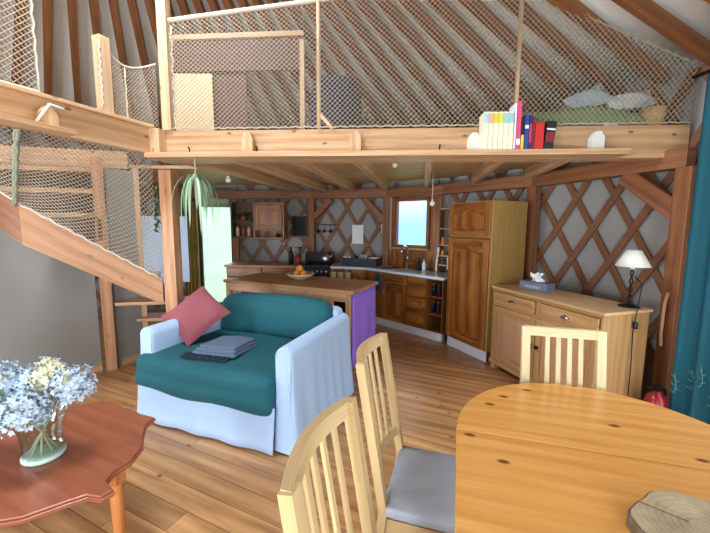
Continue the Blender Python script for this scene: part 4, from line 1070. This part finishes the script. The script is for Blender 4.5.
m = MB(); m.lathe([(.078, .02), (.075, .06), (.08, .12), (.098, .20), (.103, .215), (.099, .215), (.094, .2), (.075, .12), (.07, .06), (.072, .024)], n=32); m.build('glass_wall', M['vase_glass'], vs)
m = MB(); m.lathe([(0, 0), (.075, 0), (.082, .008), (.082, .02), (.072, .026), (0, .026)], n=32); m.build('glass_base', M['vase_base'], vs)
heads = [((-.205, .03, .33), .12, 'petal', 'pale blue dried hydrangea head at the far left of the vase'), ((-.06, .09, .34), .105, 'petal', 'blue-grey dried hydrangea at the back left of the vase'),
         ((.015, .05, .385), .075, 'petal_cream', 'cream dried hydrangea head at the top of the bunch'), ((.105, .06, .335), .1, 'petal', 'pale blue dried hydrangea head reaching right from the vase'),
         ((.0, -.08, .27), .095, 'petal', 'dusty blue dried hydrangea hanging over the front of the vase'), ((-.16, -.1, .25), .1, 'petal_mint', 'mint green dried hydrangea drooping at the front left'),
         ((-.33, .05, .27), .1, 'petal_mint', 'pale mint hydrangea head at the left edge of the photo')]
rs = random.Random(21)
for (x, y, z), rad, mt, lb in heads:
    h = thing('dried_hydrangea', lb, 'flower', vb+Vector((0, 0, .03)), 0, 'dried hydrangeas in the vase')
    a = math.atan2(y, x); m = MB(); e = Vector((x, y, z-.045)); s0 = Vector((-.05*math.cos(a), -.05*math.sin(a), .002)); s1 = Vector((.05*math.cos(a), .05*math.sin(a), .18))
    m.tube([s0, s0*.5+s1*.5, s1, s1*.5+e*.5+Vector((0, 0, .02)), e], .0045, 5); m.build('stem', M['stem'], h)
    m = MB()
    for i in range(int(300*(rad/.1)**2)):
        zz = rs.uniform(-.75, 1); t = rs.uniform(0, 2*PI); q = math.sqrt(1-zz*zz); nn = Vector((q*math.cos(t), q*math.sin(t), zz))
        p = e+nn*rad*rs.uniform(.6, 1.05); t1 = nn.orthogonal().normalized(); t1 = Matrix.Rotation(rs.uniform(0, 6), 3, nn) @ t1; t2 = nn.cross(t1)
        s = rs.uniform(.010, .016)
        for k in range(4):
            aa = k*PI/2; d1 = t1*math.cos(aa)+t2*math.sin(aa); d2 = nn.cross(d1); cup = nn*s*rs.uniform(.1, .8)
            m.add([p, p+d1*s*.6+d2*s*.45, p+d1*s*1.15+cup, p+d1*s*.6-d2*s*.45], [(0, 1, 2, 3)], True)
    m.build('bloom', M[mt], h)
    m = MB(); m.lathe([(.55*rad*math.sin(t)+1e-6, -.55*rad*math.cos(t)) for t in [PI*k/8 for k in range(9)]], e, 12); m.build('flower_core', M['stem'], h)

# ------------------------------------------------------------------ dining table, wood slice, chairs
TR = R(-16.5); dt = thing('dining_table', 'honey pine dining table with rounded end in the foreground', 'table', (.928, 1.152, 0), TR)
TA, TB = .543, -.9
def tpoly(k=0., y0=None, y1=None):
    r = TA-k
    up_ = [(r*math.cos(PI*i/28), r*math.sin(PI*i/28)*1.02) for i in range(29)]
    dn = [(-r*math.cos(PI*i/28), TB-r*math.sin(PI*i/28)) for i in range(29)]
    return up_, dn
up_, dn = tpoly()
SEAM = -.015
m = MB(); m.prism([(TA, SEAM)]+up_+[(-TA, SEAM)], .762, .79, (1, 0, 0)); m.build('end_leaf', M['table'], dt, bevel=.006, seg=3)
m = MB(); m.prism([(-TA, SEAM-.0025)]+dn+[(TA, SEAM-.0025)], .762, .79, (1, 0, 0)); m.build('table_top', M['table'], dt, bevel=.006, seg=3)
m = MB()
for c, d_, gr in (((0, .22, .71), (.74, .022, .1), 0), ((0, -1.1, .71), (.74, .022, .1), 0), ((-.38, -.44, .71), (.022, 1.33, .1), 1), ((.38, -.44, .71), (.022, 1.33, .1), 1)): m.box(c, d_, 0, gr)
m.build('apron', M['table'], dt)
for x in (-.36, .36):
    for y in (.2, -1.08):
        m = MB(); m.box((x, y, .695), (.075, .075, .13), 0, 2)
        m.lathe([(.0, 0), (.022, 0), (.026, .02), (.034, .5), (.03, .53), (.038, .545), (.03, .56), (.036, .63), (0, .63)], (x, y, 0), 18); m.build('leg', M['table'], dt, bevel=.003)
ws = thing('wood_slice', 'rough cut slice of log lying on the dining table', 'log slice', (.885, .80, .7905))
rs = random.Random(6); N = 40
prof = [1+.06*math.sin(2*PI*i/N*2+1)+.05*math.sin(2*PI*i/N*5)+.02*rs.uniform(-1, 1) for i in range(N)]
def wsp(k): return [(.155*k*p*math.cos(2*PI*i/N)*1.0, .135*k*p*math.sin(2*PI*i/N)) for i, p in enumerate(prof)]
m = MB(); m.prism(wsp(1.0), .0, .034); m.build('bark_rim', M['bark'], ws, bevel=.004)
def slice_mat():
    mt, n, l, b = newmat('slice_face'); b.inputs['Roughness'].default_value = .85
    t = n.new('ShaderNodeTexCoord'); w_ = n.new('ShaderNodeTexWave'); w_.wave_type = 'RINGS'; w_.rings_direction = 'Z'; w_.inputs['Scale'].default_value = 20; w_.inputs['Distortion'].default_value = 2.5; w_.inputs['Detail'].default_value = 3
    l.new(t.outputs['Object'], w_.inputs['Vector']); no = n.new('ShaderNodeTexNoise'); no.inputs['Scale'].default_value = 14; no.inputs['Detail'].default_value = 6; l.new(t.outputs['Object'], no.inputs['Vector'])
    mx = n.new('ShaderNodeMath'); mx.operation = 'MULTIPLY_ADD'; mx.inputs[1].default_value = .10; l.new(w_.outputs['Fac'], mx.inputs[0]); l.new(no.outputs[0], mx.inputs[2])
    cr = n.new('ShaderNodeValToRGB'); cr.color_ramp.elements[0].position = .3; cr.color_ramp.elements[0].color = lin('#7c6a50'); cr.color_ramp.elements[1].position = .85; cr.color_ramp.elements[1].color = lin('#b8a684')
    l.new(mx.outputs[0], cr.inputs[0]); l.new(cr.outputs[0], b.inputs['Base Color'])
    bp = n.new('ShaderNodeBump'); bp.inputs['Strength'].default_value = .5; bp.inputs['Distance'].default_value = .004; l.new(no.outputs[0], bp.inputs['Height']); l.new(bp.outputs[0], b.inputs['Normal']); return mt
m = MB(); m.prism(wsp(.95), .034, .037); m.build('cut_face', slice_mat(), ws)
m = MB(); m.board((-.02, .02, .0372), (-.10, .09, .0372), .004, .001); m.board((.01, -.01, .0372), (.10, .05, .0372), .003, .001); m.build('drying_crack', M['bark'], ws)

def chair(name, label, loc, rz, pale=False, H=1.05, curved=True):
    """slatted dining chair, local +y is forward"""
    mt = M['beech_pale' if pale else 'beech']
    root = thing(name, label, 'chair', loc, rz)
    W, SZ = (.425 if curved else .395), .45
    def back_y(z): return -.205-(.10*max(0, (z-SZ))/(H-SZ)) if z > SZ else -.205-.05*(SZ-z)/SZ
    for s in (-1, 1):
        m = MB(); x = s*(W/2-.021); zs = [0, .22, SZ, .62, .8, H]
        for a, b in zip(zs[:-1], zs[1:]):
            m.board((x, back_y(a), a), (x, back_y(b), b), .04, .034, up=(0, 1, 0))
        m.build('rear_leg', mt, root)
        m = MB(); m.board((s*(W/2-.02), .2, 0), (s*(W/2-.02), .2, SZ-.02), .038, .038, up=(0, 1, 0)); m.build('front_leg', mt, root, bevel=.004)
        m = MB(); m.board((s*(W/2-.02), -.2, SZ-.055), (s*(W/2-.02), .2, SZ-.055), .022, .06, up=UP); m.build('side_rail', mt, root)
    m = MB(); m.board((-W/2+.02, .2, SZ-.055), (W/2-.02, .2, SZ-.055), .022, .06); m.board((-W/2+.02, -.205, SZ-.055), (W/2-.02, -.205, SZ-.055), .022, .06); m.build('seat_rail', mt, root)
    zc = H-.028; bw_ = .045 if curved else 0.
    def arc(u, z): return Vector(((W/2-.02)*(2*u-1)*1.05, back_y(z)-bw_*math.sin(PI*u), z))
    def rail(z0, z1, th, nm):
        m = MB(); n = 12
        def G(u, v):
            # closed rectangular section swept along the arc
            c = [(th/2, z0), (th/2, z1), (-th/2, z1), (-th/2, z0)][int(round(v*4)) % 4]
            p = arc(u, (z0+z1)/2); p.z = c[1]; p.y += c[0]+(c[1]-(z0+z1)/2)*-.17; return p
        m.grid(G, n, 4, smooth=False)
        for u in (0, 1): m.add([G(u, k/4) for k in range(4)], [(0, 1, 2, 3) if u else (3, 2, 1, 0)], gu=(1, 0, 0))
        b = len(m.uv)
        return m.build(nm, mt, root)
    rail(H-.042, H+.003, .028, 'top_rail'); rail(.55, .59, .022, 'lower_rail')
    for u in ((.22, .36, .50, .64, .78) if curved else (.27, .41, .55, .69)):
        m = MB(); p0, p1 = arc(u, .57), arc(u, H-.04)
        p0.y = arc(u, .57).y; m.board(p0, p1, .022, .012, up=(0, 1, 0)); m.build('back_slat', mt, root, bevel=.002)
    m = MB(); m.rbox((0, 0.005, SZ+.005), (W+.0, .43, .055), .022, 10, puff=(0, 0, .008), fn=lambda P: Vector((P.x, P.y, P.z))); m.build('seat', M['seat_grey'], root)
    return root
chair('dining_chair', 'nearest slatted beech dining chair, its curved top rail low in the foreground', (.218, .744, 0), R(-107.4))
chair('dining_chair', 'slatted beech dining chair with grey seat, second along the table side', (.374, 1.40, 0), R(-107.4))
chair('dining_chair', 'pale slatted dining chair at the rounded table end before the sideboard', (1.015, 1.49, 0), R(165.6), True, 1.05, False)

# ------------------------------------------------------------------ sideboard and what stands on it
o, rz, w = frame_of((1.545, 3.84), (1.915, 2.625)); SDp = .49; SZT = .93
sb = thing('sideboard', 'pine sideboard with two drawers over two panelled doors', 'sideboard', o, rz)
m = MB(); t = .022
m.box((t/2, SDp/2, .49), (t, SDp, .83), 0, 2); m.box((w-t/2, SDp/2, .49), (t, SDp, .83), 0, 2); m.box((w/2, SDp-t/2, .49), (w-2*t, t, .83), 0, 0); m.box((w/2, SDp/2, .1), (w-2*t, SDp, t)); m.box((w/2, .02, .735), (w-2*t, .035, .03)); m.box((w/2, .02, .89), (w-2*t, .035, .03)); m.box((w/2, .02, .81), (.05, .035, .13), 0, 2)
m.build('carcass', M['sidepine'], sb)
m = MB(); m.box((w/2, SDp/2-.005, SZT-.0125), (w+.04, SDp+.03, .025)); m.build('top_board', M['sidetop'], sb, bevel=.006)
m = MB(); m.box((w/2, .005, .895), (w+.015, .03, .02)); m.build('top_moulding', M['sidepine'], sb, bevel=.005)
drawer(sb, .03, w/2-.03, .755, .872, .004, 'sidepine', True, 'steel', True); drawer(sb, w/2+.03, w-.03, .755, .872, .004, 'sidepine', True, 'steel', True)
for x0, x1 in ((.028, w/2-.004), (w/2+.004, w-.028)):
    d_ = door(sb, x0, x1, .115, .72, .004, 'sidepine', 0, '', .065); [setattr(c.data, 'materials', c.data.materials) if False else None for c in ()]
    for c in d_.children:
        if c.name.startswith('raised_panel'): c.data.materials[0] = M['sidepanel']
    m = MB(); m.lathe([(.012, 0), (.012, .012), (.02, .022), (.016, .032), (0, .034)], ((w/2-.04 if x0 < .1 else w/2+.04), -.018, .45), 12, m=Matrix.Rotation(R(90), 3, 'X')); m.build('knob', M['iron'], d_)
m = MB(); m.box((w/2, .0, .085), (w, .035, .05)); m.build('bottom_moulding', M['sidepine'], sb, bevel=.005)
for x, y in ((.04, .03), (w-.04, .03), (.04, SDp-.05), (w-.04, SDp-.05)):
    m = MB(); m.box((x, y, .04), (.07, .06, .08), 0, 2); m.build('foot', M['sidepine'], sb, bevel=.006)
def onside(x, y, z): v = Matrix.Rotation(rz, 3, 'Z') @ Vector((x, y, 0)); return Vector((o.x+v.x, o.y+v.y, z))
tb = thing('tissue_box', 'grey-blue tissue box with a white tissue at the left of the sideboard', 'tissue box', onside(.34, .26, SZT+.001), rz+R(12))
m = MB(); m.box((0, 0, .042), (.30, .15, .084)); m.build('carton', M['tissuebox'], tb, bevel=.004)
m = MB(); m.box((0, -.0755, .036), (.17, .001, .026)); m.build('carton_label', plain('carton_band', '#9aa2b0', .6), tb)
m = MB(); m.grid(lambda u, v: (-.075+.15*u*(1-.1*v)+.014*math.sin(v*7), .025*math.sin(u*9+v*4), .083+.10*v*(1-.25*math.sin(u*7)**2)), 14, 8); m.build('tissue', M['tissue'], tb, solid=.002)
lp = thing('table_lamp', 'table lamp with cream conical shade and twisted black stem', 'lamp', onside(w-.10, .395, SZT+.001))
m = MB(); m.lathe([(.0, 0), (.075, 0), (.077, .008), (.06, .014), (.02, .022), (0, .024)], n=28); m.build('base', M['iron'], lp)
for k in range(2):
    m = MB(); m.tube([(.009*math.cos(i*.45+k*PI), .009*math.sin(i*.45+k*PI), .02+i*.0098) for i in range(31)], .0052, 6); m.build('stem', M['iron'], lp)
m = MB(); m.lathe([(.122, .335), (.05, .465), (.047, .465), (.119, .335)], n=36); m.build('shade', M['shade'], lp)
m = MB(); m.lathe([(.016, .31), (.018, .34), (.03, .38), (.022, .42), (0, .425)], n=14); m.build('bulb', M['bulb'], lp)
m = MB(); e0 = Vector((.0, .0, .255)); cp = onside(w+.03, .3, 0)-Vector(lp.location)
m.tube([e0+Vector((.02, 0, 0)), e0+Vector((.06, -.04, -.06)), Vector((cp.x, cp.y, -.02)), Vector((cp.x+.01, cp.y+.03, -.2)), Vector((cp.x-.02, cp.y-.02, -.45)), Vector((cp.x+.03, cp.y+.04, -.7)), Vector((cp.x+.06, cp.y+.06, -.92))], .004, 5); m.build('cord', M['black'], lp)
m = MB(); m.rbox(Vector((cp.x+.008, cp.y+.01, -.12)), (.03, .03, .06), .01, 5); m.build('inline_switch', M['black'], lp)
fx = thing('fire_extinguisher', 'red fire extinguisher on the floor between sideboard and right post', 'fire extinguisher', (2.32, 2.55, 0), R(20))
m = MB(); m.lathe([(0, 0), (.07, 0), (.075, .015), (.075, .25), (.06, .30), (.025, .325), (.025, .345), (0, .345)], n=24); m.build('cylinder', M['red'], fx)
m = MB(); m.box((0, 0, .36), (.05, .035, .04)); m.box((-.05, 0, .385), (.13, .02, .012)); m.box((-.045, 0, .36), (.1, .018, .01)); m.build('valve', M['black'], fx, bevel=.003)
m = MB(); m.tube([(.02, 0, .355), (.09, .0, .34), (.105, 0, .25), (.09, .0, .13)], .011, 8); m.build('hose', M['black'], fx)
m = MB(); m.lathe([(.0755, .1), (.0755, .2)], n=24); m.build('paper_band', plain('band', '#d9d4c8', .6), fx)
# brown strap hanging on the right post
q = pol(7.7, RP-.075); m = MB(); m.tube([q+UP*1.05, q+UP*.95+Vector((-.02, .0, 0)), q+UP*.7+Vector((-.015, .01, 0)), q+UP*.6+Vector((-.03, -.02, 0))], .014, 6); tag(m.build('curtain_tie', M['post']), 'brown tie strap hanging on the right timber post', 'strap')

# ------------------------------------------------------------------ books on the loft shelf
SD_, SNn = sd, sn; bx0 = 1.0
def shelf_pt(px, back): return SA+SD_*((px-SA.x)/SD_.x)-SNn*back+UP*2.2005
def book(label, x0, x1, h, mat, tilt=0., bands=(), depth=.14, front=.02):
    c = shelf_pt((x0+x1)/2, front+depth/2); root = thing('book', label, 'book', c, math.atan2(SD_.y, SD_.x), 'books on the loft shelf')
    w_ = x1-x0-.002; mt = Matrix.Rotation(R(tilt), 3, 'Y'); t = .003
    lift = abs(math.sin(R(tilt)))*w_/2
    def B(m, cx, cy, cz, dx, dy, dz): m.box(mt @ Vector((cx, cy, cz))+UP*lift, (dx, dy, dz), tilt=mt)
    m = MB(); B(m, -w_/2+t/2, 0, h/2, t, depth, h); B(m, w_/2-t/2, 0, h/2, t, depth, h); B(m, 0, -depth/2+t/2, h/2, w_-2*t, t, h); m.build('cover', mat, root)
    m = MB(); B(m, 0, .003, h/2, w_-2*t-.0005, depth-t-.008, h-.008); m.build('pages', BOOKC['pages'], root)
    for z0, z1, bm in bands:
        m = MB(); B(m, 0, -depth/2-.0006, h*(z0+z1)/2, w_*.92, .0012, h*(z1-z0)); m.build('spine_band', BOOKC[bm], root)
    return root
bands = ('sky', 'peach', 'yellow', 'lime', 'aqua', 'aqua'); nm = ('first from the left', 'second from the left', 'third from the left', 'fourth from the left', 'fifth from the left', 'last on the right')
for i in range(6):
    x0 = 1.03+i*.0395; book('cream set volume, '+nm[i]+', '+('blue', 'peach', 'yellow', 'lime', 'aqua', 'pale aqua')[i]+' spine top', x0, x0+.0385, .295, BOOKC['cream'], 0, ((.70, .96, bands[i]),))
xs = 1.272
for lb, wd, h, mt, bd_, tl in (('thin white book between the cream set and the pink one', .014, .36, 'white', (), 0), ('tall pink book, the highest on the loft shelf', .036, .375, 'pink', ((.1, .22, 'white'),), 0),
        ('short yellow and black book right of the tall pink one', .026, .25, 'black', ((0, .45, 'yellow'),), 0), ('dark blue book beside the yellow and black one', .032, .27, 'blue', ((.6, .7, 'white'),), 0),
        ('slim navy book with a pale rose title stripe', .024, .265, 'navy', ((.2, .75, 'rose'),), 0), ('thin crimson book to the left of the bright red one', .02, .255, 'crimson', (), 0), ('bright red thick book, second from the right end', .07, .205, 'red', (), 0), ('thick black book leaning at the right end of the row', .075, .215, 'black', ((.25, .6, 'crimson'), (.68, .74, 'white')), 5)):
    book(lb, xs, xs+wd, h, BOOKC[mt], tl, bd_); xs += wd+.002

# ------------------------------------------------------------------ hanging plant and bulbs
hp = shelf_pt(-1.44, .1)-UP*.0445
pl = thing('hanging_spider_plant', 'pale green spider plant hanging on a string under the shelf', 'plant', hp-UP*.56)
m = MB(); m.tube([(0, 0, .56), (.003, 0, .47), (0, 0, .42)], .005, 5); m.build('string', M['rope_white'], pl)
m = MB(); m.lathe([(.0, .37), (.025, .375), (.032, .40), (.02, .43), (0, .435)], n=10); m.build('root_ball', M['leaf_pale'], pl)
for q, (mt, cnt) in enumerate((('leaf', 15), ('leaf_pale', 15))):
    m = MB(); rs = random.Random(31+q)
    for i in range(cnt):
        a = rs.uniform(0, 2*PI); leafy(m, (0, 0, .415), (math.cos(a), math.sin(a)*.9, rs.uniform(.1, 1.3)), rs.uniform(.3, .6), .011, rs.uniform(4.5, 9), 9)
    m.build('leaves', M[mt], pl)
for i, (x, y, z, lb) in enumerate(((-1.534, 4.3, 2.113, 'round white festoon bulb hanging near the spider plant'), (.45, 4.15, 2.28, 'round white festoon bulb hanging in the middle of the loft ceiling'), (1.0, 4.62, 1.87, 'round white bulb hanging to the upper right of the kitchen window'))):
    b = thing('hanging_bulb', lb, 'light bulb', (x, y, z-.03)); top_ = 2.31-(z-.03)
    m = MB(); m.lathe([(.034*math.sin(t)+1e-6, .03-.034*math.cos(t)) for t in [PI*k/12 for k in range(13)]], n=18); m.build('globe', M['bulb'], b)
    m = MB(); m.lathe([(.014, .06), (.014, .085), (0, .085)], n=10); m.build('cap', M['white'], b)
    m = MB(); m.tube([(0, 0, .08), (0, 0, top_)], .0035, 5); m.build('wire', M['white'], b)

# ------------------------------------------------------------------ things up on the loft
FZ = 2.3525
bk = thing('bunk_partition', 'dark reddish wooden bunk frame with a cream panel on the loft', 'bunk', (-1.25, 4.1, FZ), 0, None, True)
m = MB()
for i in range(5): m.box((-1.96+.16*i, 4.16, FZ+.62), (.157, .03, 1.24), 0, 2)
m.build('back_boards', M['bunk'], bk)
m = MB(); m.board((-2.1, 4.1, 3.60), (-.58, 4.1, 3.66), .05, .05); m.build('top_beam', M['pine'], bk)
m = MB(); m.board((-2.1, 4.12, 3.42), (-.62, 4.12, 3.45), .03, .32); m.build('valance_board', M['bunk'], bk)
m = MB(); m.box((-.60, 4.1, FZ+.62), (.05, .05, 1.24), 0, 2); m.build('upright', M['pine_pale'], bk)
m = MB(); m.box((-1.80, 4.08, FZ+.44), (.42, .02, .87), 0, 2); m.build('cream_panel', M['cream_board'], bk)
m = MB(); m.rbox((-.78, 4.04, FZ+.14), (.26, .2, .27), .09, 8, puff=(.02, .02, .02)); tag(m.build('folded_bedding', M['navy']), 'blue bundle of bedding at the foot of the bunk upright', 'bedding')
m = MB(); m.rbox((-.22, 4.15, FZ+.42), (.5, .4, .83), .12, 10, puff=(.04, .04, .04)); tag(m.build('rolled_mattress', M['navy']), 'dark navy rolled mattress standing on the loft behind the net', 'mattress')
m = MB(); m.rbox((.55, 4.4, FZ+.09), (1.1, .7, .17), .07, 10, puff=(0, 0, .03)); tag(m.build('floor_mattress', M['navy']), 'low dark mattress lying on the loft floor beyond the netting', 'mattress')
m = MB(); m.rbox((1.92, 3.38, FZ+.10), (1.25, .52, .2), .09, 12, puff=(0, 0, .09), m=Matrix.Rotation(R(-8), 3, 'Z'), fn=lambda P: Vector((P.x, P.y, P.z+.02*math.sin(P.x*9)))); tag(m.build('quilt', M['green_blanket']), 'rumpled green quilt lying on the loft behind the net', 'quilt')
pillow('pillow', 'pale blue pillow propped up at the right of the loft', 'pillow', (2.08, 3.30, 2.72), (1, -.1, .42), (0, .5, 1), (.34, .2), .1, M['pillow_blue'])
pillow('pillow', 'pale striped pillow at the far right corner of the loft', 'pillow', (2.40, 3.22, 2.68), (1, -.1, .15), (0, .6, 1), (.38, .16), .11, M['pillow_stripe'])
hat = thing('straw_basket', 'straw basket lying at the right edge of the loft', 'basket', (2.50, 3.07, FZ+.0))
m = MB(); m.lathe([(0, .06), (.05, .06), (.075, .14), (.085, .22), (.08, .22), (.07, .14), (.045, .07), (0, .07)], n=20); m.build('basket_weave', M['straw'], hat)
m = MB(); m.tube([(.08*math.cos(a), 0, .21+.09*math.sin(a)) for a in [PI*i/8 for i in range(9)]], .006, 5); m.build('handle', M['straw'], hat)
m = MB(); m.lathe([(0, .0), (.06, .0), (.07, .01), (.05, .06), (0, .06)], n=16); m.build('foot_ring', M['straw'], hat)
m = MB(); m.rbox((2.16, 3.1, FZ+.045), (.16, .1, .09), .04, 8, puff=(.01, .01, .02)); tag(m.build('folded_cloth', M['paper']), 'white cloth bundle at the loft edge under the blue pillow', 'cloth')
m = MB(); m.board((-3.55, 5.0, 1.2), (-2.55, 5.35, 1.2), .03, 1.0); tag(m.build('daylit_panel', plain('daylit_wall', '#c3d3e8', .6), None, bevel=.004), 'added panel in daylit blue-white for the wall behind the stairs beside the ivy', 'daylit_wall')  # blue-white colour stands in for daylight on the wall fabric
# purple cloth and ivy seen through the stair net
m = MB(); m.rbox((-2.12, 3.98, .805), (.24, .2, .13), .05, 8, puff=(.01, .01, .02)); tag(m.build('folded_cloth', M['purple_dark']), 'dark purple cloth lying on the stair tread by the corner post', 'cloth')
iv = thing('trailing_ivy', 'dark green ivy trailing down beside the slim stair upright', 'ivy', (-2.62, 4.65, 1.45))
m = MB(); rs = random.Random(9)
for k in range(2):
    m.tube([(.03*math.sin(i*.9+k*2), .0, .62-i*.06) for i in range(11)], .004, 4)
m.build('vine', M['stem'], iv)
m = MB()
for i in range(44):
    a = rs.uniform(0, 2*PI); leafy(m, (.03*math.sin(i), 0, .62-i*.0135), (math.cos(a), math.sin(a), .3), .07, .022, 1.5, 4)
m.build('leaves', M['leaf_dark'], iv)
